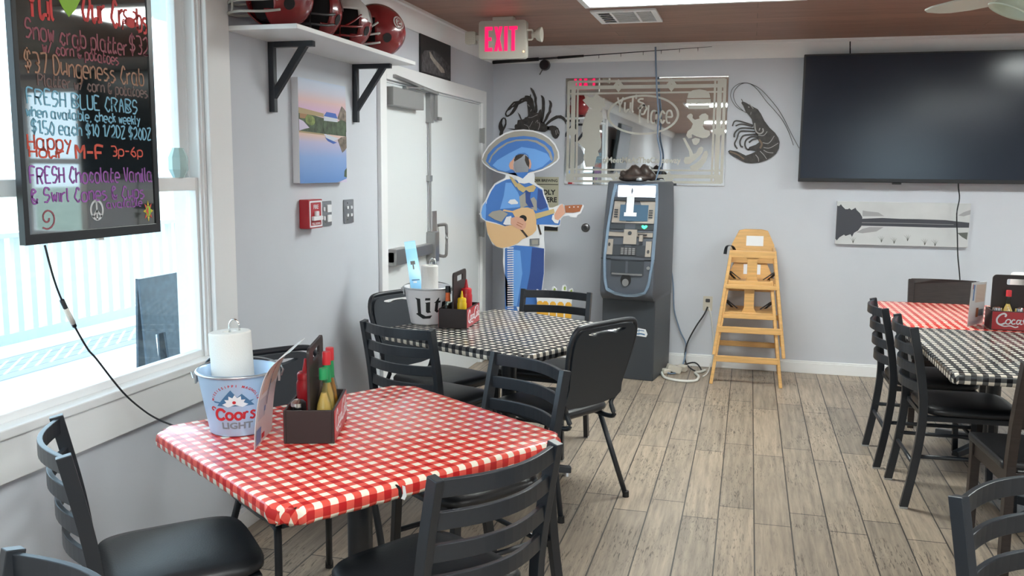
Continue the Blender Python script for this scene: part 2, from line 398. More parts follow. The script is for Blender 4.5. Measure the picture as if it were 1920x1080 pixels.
    def write(s, txt, x, y, h, f, wd, slant=0, sx=1, jit=0, off=0.0006, mi=0, track=1.5):
        """hand lettering from the stroke alphabet; x, y is the start of the base line, h the capital height"""
        k = h/6; cx = x
        for ch in txt:
            if ch == ' ': cx += 3.2*k*sx; continue
            g = GLYPH.get(ch)
            if not g: continue
            dy = random.uniform(-jit, jit)*h; mxx = 0
            for st in g.split():
                pts = []
                for i in range(0, len(st)-1, 2):
                    a, b = int(st[i]), int(st[i+1])-2; mxx = max(mxx, a)
                    pts.append((cx+(a+b*slant)*k*sx, y+b*k+dy))
                s.stroke(pts, f, wd, .0005, off, True, mi)
            cx += (mxx+track)*k*sx
        return cx
    def build(s, name, mats, parent=None, smooth=False, bevel=0, solid=0, loc=None, seg=2, sub=0):
        me = bpy.data.meshes.new(name); me.from_pydata(s.v, [], s.f); me.update()
        mats = mats if isinstance(mats, (list, tuple)) else [mats]
        for m in mats: me.materials.append(m)
        me.polygons.foreach_set('material_index', s.m)
        bm = bmesh.new(); bm.from_mesh(me)
        if s.uv:
            lay = bm.loops.layers.uv.new('UVMap'); bm.verts.ensure_lookup_table()
            for fc in bm.faces:
                for lp in fc.loops: lp[lay].uv = s.uv.get(lp.vert.index, (0, 0))
        bmesh.ops.recalc_face_normals(bm, faces=bm.faces)
        for fc in bm.faces: fc.smooth = bool(smooth)
        bm.to_mesh(me); bm.free()
        if smooth == 'auto':
            try: me.set_sharp_from_angle(angle=R(38))
            except Exception: pass
        ob = bpy.data.objects.new(name, me); col.objects.link(ob)
        if parent: ob.parent = parent
        if loc: ob.location = loc
        if solid:
            md = ob.modifiers.new('solid', 'SOLIDIFY'); md.thickness = solid
        if bevel:
            md = ob.modifiers.new('bevel', 'BEVEL'); md.width = bevel; md.segments = seg; md.limit_method = 'ANGLE'; md.angle_limit = R(35)
        if sub:
            md = ob.modifiers.new('sub', 'SUBSURF'); md.levels = sub; md.render_levels = sub
        return ob

def crom(P, k=4, closed=False):
    out = []; n = len(P); dim = len(P[0])
    for i in range(n if closed else n-1):
        p0 = P[(i-1) % n] if closed else P[max(0, i-1)]; p1 = P[i]; p2 = P[(i+1) % n]; p3 = P[(i+2) % n] if closed else P[min(n-1, i+2)]
        for j in range(k):
            t = j/k
            out.append(tuple(.5*((2*p1[d])+(-p0[d]+p2[d])*t+(2*p0[d]-5*p1[d]+4*p2[d]-p3[d])*t*t+(-p0[d]+3*p1[d]-3*p2[d]+p3[d])*t**3) for d in range(dim)))
    if not closed: out.append(tuple(P[-1]))
    return out
def ell(cx, cy, rx, ry, n=40, a0=0, a1=2*PI):
    return [(cx+rx*math.cos(a0+(a1-a0)*i/n), cy+ry*math.sin(a0+(a1-a0)*i/n)) for i in range(n if abs(a1-a0-2*PI) < 1e-6 else n+1)]
def rrect(x0, y0, x1, y1, r, n=5):
    o = []
    for cx, cy, a in ((x1-r, y1-r, 0), (x0+r, y1-r, 90), (x0+r, y0+r, 180), (x1-r, y0+r, 270)):
        for i in range(n+1): t = R(a+90*i/n); o.append((cx+r*math.cos(t), cy+r*math.sin(t)))
    return o
def frame(O, U, V):
    O, U, V = Vector(O), Vector(U).normalized(), Vector(V).normalized(); Nn = U.cross(V)
    return lambda u, v, h: O+U*u+V*v+Nn*h
def BK(y): return lambda u, v, h: Vector((u, y-h, v))        # the back wall: u = x, v = z, height into the room
def LF(x): return lambda u, v, h: Vector((x+h, u, v))        # the left wall: u = y, v = z
def tag(o, label, cat, group=None):
    o['label'] = label; o['category'] = cat
    if group: o['group'] = group
    return o
def thing(name, label, cat, loc=(0, 0, 0), rz=0, group=None):
    o = bpy.data.objects.new(name, None); col.objects.link(o); o.empty_display_size = .05
    o.location = loc; o.rotation_euler = (0, 0, rz); return tag(o, label, cat, group)
def struct(o): o['kind'] = 'structure'; return o
def holder(name, loc=(0, 0, 0)):
    o = bpy.data.objects.new(name, None); col.objects.link(o); o.location = loc; return struct(o)
def lab(o, t): o['label'] = t; return o
def dup(root, loc, rz, label, group=None):
    """a copy of a thing with copies of its parts and their sub-parts"""
    r = root.copy(); col.objects.link(r); r.location = loc; r.rotation_euler = (0, 0, rz); r['label'] = label
    if group: r['group'] = group
    for ch in list(root.children):
        c = ch.copy(); col.objects.link(c); c.parent = r
        for g in list(ch.children):
            d = g.copy(); col.objects.link(d); d.parent = c
    return r

GLYPH = {
 'A': '022842 1535', 'B': '0802 08385746 0645 46350533 35445332 3202', 'C': '473828160413223243', 'D': '0802 082846442202', 'E': '480802 42 0525 02 0242', 'F': '480802 0535',
 'G': '47280615022244 4424', 'H': '0802 4842 0545', 'I': '0802', 'L': '080242', 'M': '0208254842', 'N': '02084248', 'O': '2816041222324456483828', 'P': '0208 08385746350505', 'R': '0208 0838574635050525 2542',
 'S': '47381806153544332212 0212', 'T': '0848 2822', 'U': '080312324348', 'V': '082248', 'W': '0812253248', 'Y': '082548 2522', 'Z': '08480242', 'K': '0802 4805 1542', 'X': '0842 4802',
 'a': '4536160503123243 464252', 'b': '0802 0516364543321203', 'c': '4526150313223243', 'd': '4536160503123243 4842', 'e': '0444453616050312324', 'f': '3828171602 0636', 'g': '4536160503123243 464130201', 'h': '0802 05263645 4542', 'i': '0602 0707',
 'j': '16110000', 'k': '0802 3605 1532', 'l': '0803121', 'm': '0602 051625 2522 253645 4542', 'n': '0602 05263645 4542', 'o': '361605031232434536', 'p': '0600 0516364543321203', 'q': '4536160503123243 4640', 'r': '0602 0526364', 's': '3616053443332202', 't': '1803122332 0636', 'u': '0603122343 4642', 'v': '062246', 'w': '0612253246', 'x': '0642 4602', 'y': '0624 4610', 'z': '06460242',
 '0': '28160413223244462808'[:-2]+'28', '1': '0728 2822', '2': '0728384634024202', '3': '0838464525 25444332120', '5': '38080525444332120', '6': '38160413223243351504', '7': '084822', '$': '4738180615354433221303 2921', '/': '0248', '&': '4205183716041232 4432'.replace(' ', ' '), '-': '0535', '.': '0203', ',': '1201', '!': '0804 0203', '#': '1812 3832 0646 0444', "'": '0806', 'J': '38331202', '4': '380444 3632',
}

# ------------------------------------------------------------------ the room
XL, YB, ZC = -2.05, 7.15, 2.51
XR, YF = 5.2, -10.2
struct(MB().b2((XL-.14, YF-.1, -.08), (XR+.1, YB+.1, 0)).build('floor', M['floor']))
struct(MB().b2((XL-.14, YF-.1, ZC), (XR+.1, YB+.1, ZC+.1)).build('ceiling', M['ceil']))
W0, W1, WZ0, WZ1 = 1.32, 3.10, .80, 2.26        # window opening in the left wall
D0, D1, DZ = 4.86, 6.78, 2.05                  # double door opening
wl = MB()
def wpan(y0, y1, z0, z1): wl.b2((XL-.14, y0, z0), (XL, y1, z1))
wpan(YF, W0, 0, ZC); wpan(W0, W1, 0, .768); wpan(W0, W1, WZ1, ZC); wpan(W1, D0, 0, ZC); wpan(D0, D1, DZ, ZC); wpan(D1, YB+.1, 0, ZC)
struct(wl.build('wall_left', M['wall']))
V0, V1, VZ0, VZ1 = 2.14, 2.76, .88, 2.26       # window in the back wall, right of the television (seen in the writing board)
wb = MB()
for a in (((XL, 0, ), (V0, ZC)), ((V1, 0), (XR, ZC)), ((V0, 0), (V1, VZ0)), ((V0, VZ1), (V1, ZC))):
    wb.b2((a[0][0], YB, a[0][1]), (a[1][0], YB+.1, a[1][1]))
struct(wb.build('wall_back', M['wall']))
F0, F1 = 2.6, 4.6
wf = MB()
for x0, x1, z0, z1 in ((XL, F0, 0, ZC), (F1, XR, 0, ZC), (F0, F1, 0, .9), (F0, F1, 2.2, ZC)): wf.b2((x0, YF-.1, z0), (x1, YF, z1))
struct(wf.build('wall_front', M['wall']))
struct(MB().b2((XR, YF, 0), (XR+.1, YB, ZC)).build('wall_right', M['wall']))
bb = MB()
for x0, x1 in ((XL, XR),): bb.b2((x0, YB-.016, 0), (x1, YB, .082)).b2((x0, YB-.010, .082), (x1, YB, .096))
struct(bb.build('baseboard_back', M['white'], bevel=.003))
bl = MB()
for y0, y1 in ((YF, D0-.10), (D1+.10, YB-.016)): bl.b2((XL, y0, 0), (XL+.016, y1, .082)).b2((XL, y0, .082), (XL+.010, y1, .096))
struct(bl.build('baseboard_left', M['white'], bevel=.003))
CR = [(0, 0), (.012, 0), (.018, .018), (.034, .04), (.05, .075), (.055, .10), (.066, .108), (.066, .125), (0, .125)]
struct(MB().sweep([(XL, YF, ZC-.125), (XL, YB, ZC-.125)], [(x, z) for x, z in CR]).build('trim_1', M['white'], smooth='auto'))
struct(MB().sweep([(XL, YB, ZC-.125), (XR, YB, ZC-.125)], [(x, z) for x, z in CR]).build('trim_2', M['white'], smooth='auto'))

# left window: casing, jambs, two sashes, panes
w1 = holder('window_1', (XL, 1.8, .8))
def wpart(name, mb, m, **k):
    o = mb.build(name, m, None, **k); o.parent = w1; o.location = (-XL, -1.8, -.8); return o
c = MB()
c.b2((XL, W1, .64), (XL+.022, W1+.155, WZ1+.13)); c.b2((XL, W0-.155, .64), (XL+.022, W0, WZ1+.13)); c.b2((XL, W0-.155, WZ1), (XL+.022, W1+.155, WZ1+.13))
c.b2((XL, W0, .64), (XL+.022, W1, .77))
wpart('casing', c, M['white'], bevel=.003)
wpart('window_sill', MB().b2((XL-.14, W0, .77), (XL+.03, W1, .80)), M['white'], bevel=.004)
j = MB(); j.b2((XL-.14, W1-.018, .80), (XL, W1, WZ1)).b2((XL-.14, W0, .80), (XL, W0+.018, WZ1)).b2((XL-.14, W0, WZ1-.018), (XL, W1, WZ1))
j.b2((XL-.075, W1-.03, .80), (XL-.06, W1-.018, WZ1)).b2((XL-.02, W1-.03, .80), (XL-.008, W1-.018, WZ1))
wpart('jamb', j, M['white'], bevel=.002)
def sash(name, x0, x1, z0, z1, st, bt, tp):
    s = MB(); a, b = W0+.02, W1-.02
    s.b2((x0, a, z0), (x1, a+st, z1)); s.b2((x0, b-st, z0), (x1, b, z1)); s.b2((x0, a+st, z0), (x1, b-st, z0+bt)); s.b2((x0, a+st, z1-tp), (x1, b-st, z1))
    o = wpart(name, s, M['white'], bevel=.003)
    g = MB().b2(((x0+x1)/2-.002, a+st, z0+bt), ((x0+x1)/2+.002, b-st, z1-tp)).build('pane', M['glass']); g.parent = o
sash('lower_sash', XL-.055, XL-.022, .7995, 1.505, .022, .028, .05)
sash('upper_sash', XL-.095, XL-.062, 1.46, WZ1-.018, .055, .045, .04)
# window in the back wall beside the television
w2 = holder('window_2', (2.45, YB, .9))
c = MB(); e = .07
for x0, x1, z0, z1 in ((V0-e, V0, VZ0-e, VZ1+e), (V1, V1+e, VZ0-e, VZ1+e), (V0, V1, VZ1, VZ1+e), (V0, V1, VZ0-e, VZ0)): c.b2((x0, YB-.02, z0), (x1, YB, z1))
o = c.build('casing', M['white'], bevel=.003); o.parent = w2; o.location = (-2.45, -YB, -.9)
c = MB()
for x0, x1, z0, z1 in ((V0, V0+.03, VZ0, VZ1), (V1-.03, V1, VZ0, VZ1), (V0+.03, V1-.03, VZ1-.04, VZ1), (V0+.03, V1-.03, VZ0, VZ0+.04), (V0+.03, V1-.03, 1.555, 1.605)): c.b2((x0, YB+.03, z0), (x1, YB+.07, z1))
o = c.build('sash', M['white'], bevel=.003); o.parent = w2; o.location = (-2.45, -YB, -.9)
o = MB().b2((V0+.03, YB+.048, VZ0+.04), (V1-.03, YB+.052, 1.555)).b2((V0+.03, YB+.048, 1.605), (V1-.03, YB+.052, VZ1-.04)).build('pane', M['glass'])
o.parent = w2; o.location = (-2.45, -YB, -.9)
# window in the wall behind the camera
w3 = holder('window_3', (3.6, YF, .9))
c = MB()
for x0, x1, z0, z1 in ((F0-e, F0, .83, 2.27), (F1, F1+e, .83, 2.27), (F0, F1, 2.2, 2.27), (F0, F1, .83, .9)): c.b2((x0, YF, z0), (x1, YF+.02, z1))
for x0, x1, z0, z1 in ((3.57, 3.63, .9, 2.2),): c.b2((x0, YF-.07, z0), (x1, YF-.02, z1))
o = c.build('casing', M['white'], bevel=.003); o.parent = w3; o.location = (-3.6, -YF, -.9)
o = MB().b2((F0, YF-.052, .9), (3.57, YF-.048, 2.2)).b2((3.63, YF-.052, .9), (F1, YF-.048, 2.2)).build('pane', M['glass']); o.parent = w3; o.location = (-3.6, -YF, -.9)
area_light('window_portal', (XL-.15, 2.21, 1.53), 1.45, 1.76, 1, (1, 1, 1), (0, R(-90), 0), True)

# double door
d1 = holder('door_1', (XL, 5.82, 0))
def dpart(name, mb, m, par=None, **k):
    o = mb.build(name, m, None, **k); o.parent = par or d1
    if not par: o.location = (-XL, -5.82, 0)
    return o
c = MB(); cw = .092
c.b2((XL, D0-cw, 0), (XL+.024, D0, DZ+cw)).b2((XL, D1, 0), (XL+.024, D1+cw, DZ+cw)).b2((XL, D0, DZ), (XL+.024, D1, DZ+cw))
c.b2((XL-.14, D0, 0), (XL, D0+.012, DZ)).b2((XL-.14, D1-.012, 0), (XL, D1, DZ)).b2((XL-.14, D0+.012, DZ-.012), (XL, D1-.012, DZ))
dpart('door_frame', c, M['white'], bevel=.003)
DM = 5.665
lf = dpart('door_leaf', MB().b2((XL-.050, D0+.014, .008), (XL-.006, DM-.004, DZ-.014)), M['doorw'], bevel=.003)
rf = dpart('door_leaf', MB().b2((XL-.050, DM+.004, .008), (XL-.006, D1-.014, DZ-.014)), M['doorw'], bevel=.003)
X0 = XL-.006
cl = dpart('door_closer', MB().b2((X0, 4.8836, 1.905), (X0+.06, 5.386, 2.01)), M['closer'], lf, bevel=.004)
dpart('closer_arm', MB().bar((X0+.035, 5.12, 2.022), (X0+.06, 5.35, 2.04), .03, .012).bar((X0+.06, 5.35, 2.04), (X0+.05, 5.66, 2.03), .026, .018).bar((X0+.05, 5.66, 2.03), (XL+.03, 4.95, 2.075), .026, .018), M['steel'], lf, bevel=.003)
dpart('vertical_rod', MB().b2((X0, 5.575, 1.84), (X0+.035, 5.635, 2.03)).tube([(X0+.018, 5.605, 1.85), (X0+.018, 5.605, 1.06)], .009).b2((X0, 5.58, 1.46), (X0+.028, 5.63, 1.50)), M['steel'], lf, bevel=.003)
dpart('panic_bar', MB().b2((X0, 4.92, .985), (X0+.045, 5.66, 1.055)).b2((X0, 5.575, .93), (X0+.065, 5.655, 1.13)).b2((X0, 4.92, .97), (X0+.055, 5.12, 1.07)), M['steel'], lf, bevel=.006)
dpart('pull_handle', MB().b2((X0, 5.69, .86), (X0+.006, 5.77, 1.26)).tube(crom([(X0+.004, 5.79, 1.16), (X0+.055, 5.80, 1.165), (X0+.065, 5.80, 1.14), (X0+.065, 5.80, 1.0), (X0+.055, 5.80, .95), (X0+.004, 5.79, .955)], 4), .011), M['steel'], rf, bevel=.002)
dpart('flush_bolt', MB().b2((X0, 5.71, 1.87), (X0+.02, 5.755, 2.035)).b2((X0, 5.735, 1.865), (X0+.035, 5.80, 1.885)), M['steel'], rf, bevel=.002)
for z in (1.80, 1.07, .28): dpart('hinge', MB().b2((XL+.0, D1-.02, z-.055), (XL+.03, D1+.012, z+.055)).tube([(XL+.03, D1-.004, z-.06), (XL+.03, D1-.004, z+.06)], .009), M['steel'], rf)

# outside: deck, railing, added porch roof, ground, trees
struct(MB().b2((-6.4, -6, -.06), (XL-.14, 16, -.005)).build('deck_floor', M['deck']))
struct(MB().b2((-60, -40, -.8), (60, 80, -.6)).build('ground', M['ground']))
struct(MB().b2((-4.3, -6, 2.62), (XL-.14, 16, 2.72)).build('added_porch_roof', M['wood_w']))  # roof added over the deck, its overhang keeps direct sun out of the window
rl = thing('deck_railing', 'sunlit pale deck railing with upright balusters outside the left window', 'railing', (-5.8, 5.5, 0))
def rp(name, mb): o = mb.build(name, M['wood_w'], rl); o.location = (5.8, -5.5, 0); return o
rp('top_rail', MB().b2((-5.87, 1.6, .96), (-5.73, 9.4, 1.0))); rp('bottom_rail', MB().b2((-5.83, 1.6, .09), (-5.77, 9.4, .18)))
for k in range(3): rp('railing_post', MB().b2((-5.85, 1.6+k*3.85, -.005), (-5.75, 1.7+k*3.85, .96)))
y = 1.85
while y < 9.2:
    if not any(abs(y-(1.65+k*3.85)) < .09 for k in range(3)): rp('baluster', MB().b2((-5.82, y-.03, .18), (-5.78, y+.03, .96)))
    y += .155
o = MB().b2((-4.28, 6.98, -.005), (-4.14, 7.12, 2.62)).build('porch_post', M['wood_w'], bevel=.006)
tag(o, 'white square porch post standing on the deck outside the window', 'post')
sg = thing('sidewalk_sign', 'dark blank sandwich board standing on the deck outside the window', 'sign', (-4.42, 6.06, 0))
f = frame((0, 0, 0), (0, 1, 0), (-.06, 0, 1))
sb = MB().poly([(-.27, 0), (-.13, 0), (-.14, .25), (-.02, .25), (.0, 0), (.24, 0), (.25, .70), (-.27, .70)], f, .02)
sb.build('board_panel', M['sand'], sg, bevel=.003)
f = frame((-.10, .02, 0), (0, 1, 0), (.04, 0, 1))
MB().poly([(-.27, 0), (-.13, 0), (-.14, .25), (-.02, .25), (.0, 0), (.24, 0), (.25, .70), (-.27, .70)], f, .02).build('board_panel', M['sand'], sg, bevel=.003)
sg.location.z = -.005
def tree(x, y, h, r, label, seed):
    rd = random.Random(seed); t = thing('tree', label, 'tree', (x, y, -.6), 0, 'trees outside')
    MB().tube([(0, 0, 0), (.1, 0, h*.3), (0, .1, h*.6)], .16, 8, scale=[1.2, 1, .7]).build('trunk', M['statue'], t)
    b = MB()
    for i in range(16):
        a = rd.uniform(0, 2*PI); q = rd.uniform(0, r*.8); s = rd.uniform(.35, .6)*r
        b.ball((q*math.cos(a), q*math.sin(a), h*rd.uniform(.45, .95)), (s, s, s*.8), 10, 7, 0, lambda p: p*rd.uniform(.85, 1.15))
    b.build('crown', M['foliage'], t)
tree(5.2, 15.5, 3.6, 1.9, 'leafy green tree outside the far window, reflected in the hanging sign', 3)

# ceiling: fluorescent panels, vent
for i, (x, y) in enumerate(TROFFERS):
    t = thing('ceiling_light', 'long lit fluorescent panel set in the brown ceiling beside the air vent' if i == 0 else 'lit fluorescent panel in the plank ceiling, out of frame', 'light', (x, y, ZC), 0, None if i == 0 else 'fluorescent ceiling panels')
    L_, W_ = 1.25, .62
    fr = MB(); fr.poly([[(-L_/2, -W_/2), (L_/2, -W_/2), (L_/2, W_/2), (-L_/2, W_/2)], [(-L_/2+.035, -W_/2+.035), (L_/2-.035, -W_/2+.035), (L_/2-.035, W_/2-.035), (-L_/2+.035, W_/2-.035)]], lambda u, v, h: Vector((u, v, -h)), .022)
    fr.build('light_frame', M['white'], t, bevel=.003)
    MB().b2((-L_/2+.036, -W_/2+.036, -.012), (L_/2-.036, W_/2-.036, -.001)).build('diffuser', M['lamp'], t)
v = thing('ceiling_vent', 'white rectangular air vent with louvres in the brown plank ceiling', 'vent', (-.79, 5.80, ZC))
MB().poly([[(-.20, -.23), (.20, -.23), (.20, .23), (-.20, .23)], [(-.165, -.195), (.165, -.195), (.165, .195), (-.165, .195)]], lambda a, b, h: Vector((a, b, -h)), .014).build('vent_frame', M['white'], v, bevel=.003)
MB().b2((-.165, -.195, -.004), (.165, .195, -.001)).build('vent_backing', M['dgrey'], v)
for k in range(11):
    yy = -.18+k*.036
    for xa, xb in ((-.163, -.09), (-.075, .06), (.075, .163)):
        if xa < -.08 and k % 2: continue
        MB().box(((xa+xb)/2, yy, -.0095), (xb-xa, .027, .003), (R(24), 0, 0)).build('louvre', M['white'], v)
MB().b2((-.09, -.195, -.013), (-.075, .195, -.005)).b2((.06, -.195, -.013), (.075, .195, -.005)).build('vent_bar', M['white'], v)

# exit sign with two lamp heads
ex = thing('exit_sign', 'lit red EXIT sign with emergency lamp heads hanging from the ceiling', 'exit sign', (-1.571, 5.712, ZC))
MB().b2((-.07, -.03, -.024), (.07, .03, 0)).build('ceiling_canopy', M['exit_b'], ex, bevel=.006)
hs = MB().poly(rrect(-.16, -.262, .155, -.024, .02), lambda u, v, h: Vector((u, .028-h, v)), .056).build('sign_housing', M['exit_b'], ex, bevel=.004)
def exit_letters(f):
    t = MB(); h0, h1 = -.215, -.062; a = .022
    x = -.118
    t.poly([(x, h0), (x+.05, h0), (x+.05, h0+a), (x+a, h0+a), (x+a, -.150), (x+.044, -.150), (x+.044, -.128), (x+a, -.128), (x+a, h1-a), (x+.05, h1-a), (x+.05, h1), (x, h1)], f, .003)
    x = -.056; m = (h0+h1)/2
    t.poly([(x, h0), (x+a, h0), (x+.0275, m-.035), (x+.055-a, h0), (x+.055, h0), (x+.038, m), (x+.055, h1), (x+.055-a, h1), (x+.0275, m+.035), (x+a, h1), (x, h1), (x+.017, m)], f, .003)
    x = .011; t.poly([(x, h0), (x+a, h0), (x+a, h1), (x, h1)], f, .003)
    x = .043; t.poly([(x+.016, h0), (x+.038, h0), (x+.038, h1-a), (x+.055, h1-a), (x+.055, h1), (x, h1), (x, h1-a), (x+.016, h1-a)], f, .003)
    return t
lab(exit_letters(lambda u, v, h: Vector((u, -.028-h, v))).build('exit_letters', M['exit_r'], hs), 'glowing red letters EXIT')
exit_letters(lambda u, v, h: Vector((-u, .028+h, v))).build('exit_letters', M['exit_r'], hs)
MB().b2((.135, -.031, -.225), (.143, -.027, -.217)).build('indicator_light', mat('amber_indicator', (.8, .4, .1), .4, emit=(1, .5, .15), estr=2), hs)
hd = MB().poly(rrect(-.255, -.165, -.185, -.085, .012), lambda u, v, h: Vector((u, .03-h, v)), .05)
for k in range(5): hd.b2((-.245, -.0225, -.155+k*.014), (-.195, -.0195, -.149+k*.014))
hd.bar((-.185, 0, -.125), (-.16, 0, -.125), .03, .03)
hd.build('lamp_head', M['exit_b'], ex, bevel=.003)
hd = MB().tube([(.155, 0, -.085), (.185, 0, -.085), (.192, 0, -.092)], .006).tube([(.155, 0, -.145), (.185, 0, -.145), (.192, 0, -.138)], .006).tube([(.19, 0, -.09), (.19, 0, -.14)], .006)
hd.lathe([(.012, 0), (.018, .01), (.02, .025), (.034, .034), (.045, .055), (.047, .066), (.043, .068), (.03, .060), (.0, .058)], (.185, 0, -.115), 24, 0, 'X', False)
hd.build('lamp_head', M['exit_b'], ex, smooth='auto')

# ceiling fan: one blade and a glass shade reach into the picture
fn = thing('ceiling_fan', 'white ceiling fan with a frosted bell glass shade, at the top right corner', 'fan', (.88, 3.20, ZC-.0))
MB().lathe([(.0, 0), (.07, 0), (.07, -.02), (.04, -.06), (.0, -.06)], k=24, cap=False).tube([(0, 0, -.05), (0, 0, -.26)], .012).build('ceiling_mount', M['fanw'], fn, smooth='auto')
MB().lathe([(.0, -.25), (.05, -.25), (.105, -.28), (.11, -.35), (.085, -.385), (.05, -.40), (0, -.40)], k=32, cap=False).build('motor_housing', M['fanw'], fn, smooth='auto')
for k in range(5):
    a = R(129+72*k)
    f = frame((0, 0, -.395), (math.cos(a), math.sin(a), 0), (-math.sin(a), math.cos(a), .16))
    bl_ = MB().poly([(.19, -.045), (.25, -.058), (.34, -.062), (.41, -.054), (.45, -.036), (.476, -.006), (.468, .016), (.42, .034), (.33, .046), (.25, .048), (.19, .040)], f, .007).build('fan_blade', M['fanw'], fn, bevel=.002)
    MB().poly([(.05, -.018), (.20, -.03), (.20, .03), (.05, .018)], f, .006, -.006).build('blade_bracket', M['fanw'], bl_)
lk = MB().lathe([(0, -.39), (.05, -.39), (.055, -.44), (.03, -.47), (0, -.475)], k=24, cap=False).build('light_kit', M['fanw'], fn, smooth='auto')
for a in (R(183), R(303), R(63)):
    cx, cy = .078*math.cos(a), .078*math.sin(a)
    b = MB().lathe([(.022, 0), (.026, -.02), (.034, -.05), (.043, -.08), (.058, -.098), (.066, -.102), (.063, -.106), (.052, -.098), (.038, -.08), (.028, -.05), (.02, -.02)], (0, 0, 0), 28, cap=False)
    o = b.build('glass_shade', M['shade'], lk, smooth=True); o.location = (cx, cy, -.366); o.rotation_euler = (0, R(-24), a)
    MB().bar((0, 0, -.41), (cx*1.02, cy*1.02, -.366), .02, .02).build('lamp_arm', M['fanw'], lk, bevel=.003)

# ------------------------------------------------------------------ left wall
# black writing board hanging in the window
BX = -1.965
B0, B1, BZ0, BZ1 = 2.0814, 2.6827, 1.3224, 2.24
bd = thing('menu_board', 'black glass menu board with coloured hand lettering hanging in the window', 'menu board', (BX, (B0+B1)/2, BZ0))
def bp(name, mb, m, par=None, **k):
    o = mb.build(name, m, None, **k); o.parent = par or bd
    if not par: o.location = (-BX, -(B0+B1)/2, -BZ0)
    return o
fb = LF(BX); t_ = .030
bp('board_frame', MB().poly([[(B0, BZ0), (B1, BZ0), (B1, BZ1), (B0, BZ1)], [(B0+t_*.6, BZ0+t_), (B1-t_*.8, BZ0+t_), (B1-t_*.8, BZ1-t_), (B0+t_*.6, BZ1-t_)]], fb, .022, -.0185), M['tv_body'], bevel=.001)
pn = bp('board_panel', MB().poly([(B0+t_*.6, BZ0+t_), (B1-t_*.8, BZ0+t_), (B1-t_*.8, BZ1-t_), (B0+t_*.6, BZ1-t_)], fb, .008, -.008), M['board'])
bp('power_jack', MB().b2((BX-.005, 2.3811-.012, BZ0-.006), (BX+.008, 2.3811+.012, BZ0)), M['greybar'])
for yy in (B0+.05, B1-.05): bp('hanging_chain', MB().tube([(BX, yy, BZ1-.01)]+[(BX+random.uniform(-.002, .002), yy+random.uniform(-.002, .002), BZ1+.025*k) for k in range(1, 11)], .003, 6), M['chrome'])
def text_width(txt):
    cx = 0
    for ch in txt:
        if ch == ' ': cx += 3.2; continue
        cx += max([int(st[i]) for st in GLYPH[ch].split() for i in range(0, len(st)-1, 2)])+1.5
    return cx-1.5
def write_fit(mb, txt, p, q, h, f, wd, **k):
    """hand lettering between two points of a level base line"""
    mb.write(txt, p[0], p[1], h, f, wd, sx=(q[0]-p[0])/(text_width(txt)*h/6), **k); return mb
for m, txt, (p, q), h, wd in (
 ('chalk_red', 'Yul', [(2.1441, 1.9601), (2.2401, 1.9755)], .080, .010), ('chalk_red', 'Our Cr', [(2.3604, 1.9838), (2.5427, 2.0027)], .078, .010), ('chalk_red', 'bs', [(2.6111, 1.9868), (2.6621, 1.9927)], .07, .009),
 ('chalk_rose', 'Snow crab platter', [(2.1306, 1.8992), (2.5532, 1.9114)], .050, .0058), ('chalk_rose', '$32', [(2.5682, 1.9118), (2.6599, 1.9091)], .055, .0055),
 ('chalk_rose', 'w/ corn & potatoes', [(2.1907, 1.8667), (2.51, 1.8633)], .032, .0046),
 ('chalk_tan', '$37 Dungeness Crab', [(2.1208, 1.8099), (2.629, 1.8171)], .053, .0055),
 ('chalk_dim', 'Platter w/ corn & potatoes', [(2.1654, 1.7732), (2.6466, 1.772)], .032, .0046),
 ('chalk_blue', 'FRESH BLUE CRABS', [(2.122, 1.7193), (2.5898, 1.7216)], .042, .0050),
 ('chalk_blue', 'when available, check weekly', [(2.1164, 1.6831), (2.601, 1.6775)], .028, .0044),
 ('chalk_blue', '$1.50 each $10 1/2DZ $20DZ', [(2.1325, 1.6366), (2.6538, 1.6271)], .036, .0048),
 ('chalk_orange', 'Happy', [(2.1142, 1.5926), (2.2816, 1.602)], .042, .0055), ('chalk_orange', 'Hour', [(2.1183, 1.5689), (2.2502, 1.57)], .030, .0055),
 ('chalk_orange', 'M-F', [(2.3006, 1.5686), (2.4184, 1.587)], .040, .008), ('chalk_orange', '3p-6p', [(2.4557, 1.578), (2.6061, 1.5788)], .030, .0045),
 ('chalk_violet', 'FRESH Chocolate Vanilla', [(2.115, 1.4954), (2.6505, 1.5078)], .045, .0052), ('chalk_violet', '& Swirl Cones & Cups', [(2.1166, 1.4406), (2.6065, 1.4465)], .040, .0052),
 ('chalk_violet', 'available', [(2.4217, 1.415), (2.592, 1.4137)], .024, .0040)):
    bp('lettering', write_fit(MB(), txt, p, q, h, fb, wd, jit=.05), M[m], pn)
bp('heart_drawing', MB().poly([(2.3015, 1.9813), (2.2768, 2.0056), (2.2626, 2.0265), (2.2705, 2.0446), (2.293, 2.0554), (2.3084, 2.0462), (2.3271, 2.0631), (2.3513, 2.0594), (2.3527, 2.0391), (2.3306, 2.0079)], fb, .0006, .0004), M['chalk_green'], pn)
cc = [(2.5775, 2.0081)][0]
cb = MB().poly(ell(*cc, .026, .017), fb, .0006, .0004)
for sx_ in (-1, 1):
    for k in range(3): cb.stroke([(cc[0]+sx_*.02, cc[1]-.004*k), (cc[0]+sx_*.034, cc[1]-.006*k+.004), (cc[0]+sx_*.040, cc[1]-.012-.008*k)], fb, .004, .0006, .0004)
    cb.stroke([(cc[0]+sx_*.016, cc[1]+.010), (cc[0]+sx_*.030, cc[1]+.020), (cc[0]+sx_*.026, cc[1]+.034), (cc[0]+sx_*.014, cc[1]+.036)], fb, .007, .0006, .0004)
bp('crab_drawing', cb, M['chalk_red'], pn)
pc = [(2.3764, 1.4102)][0]; r_ = .030
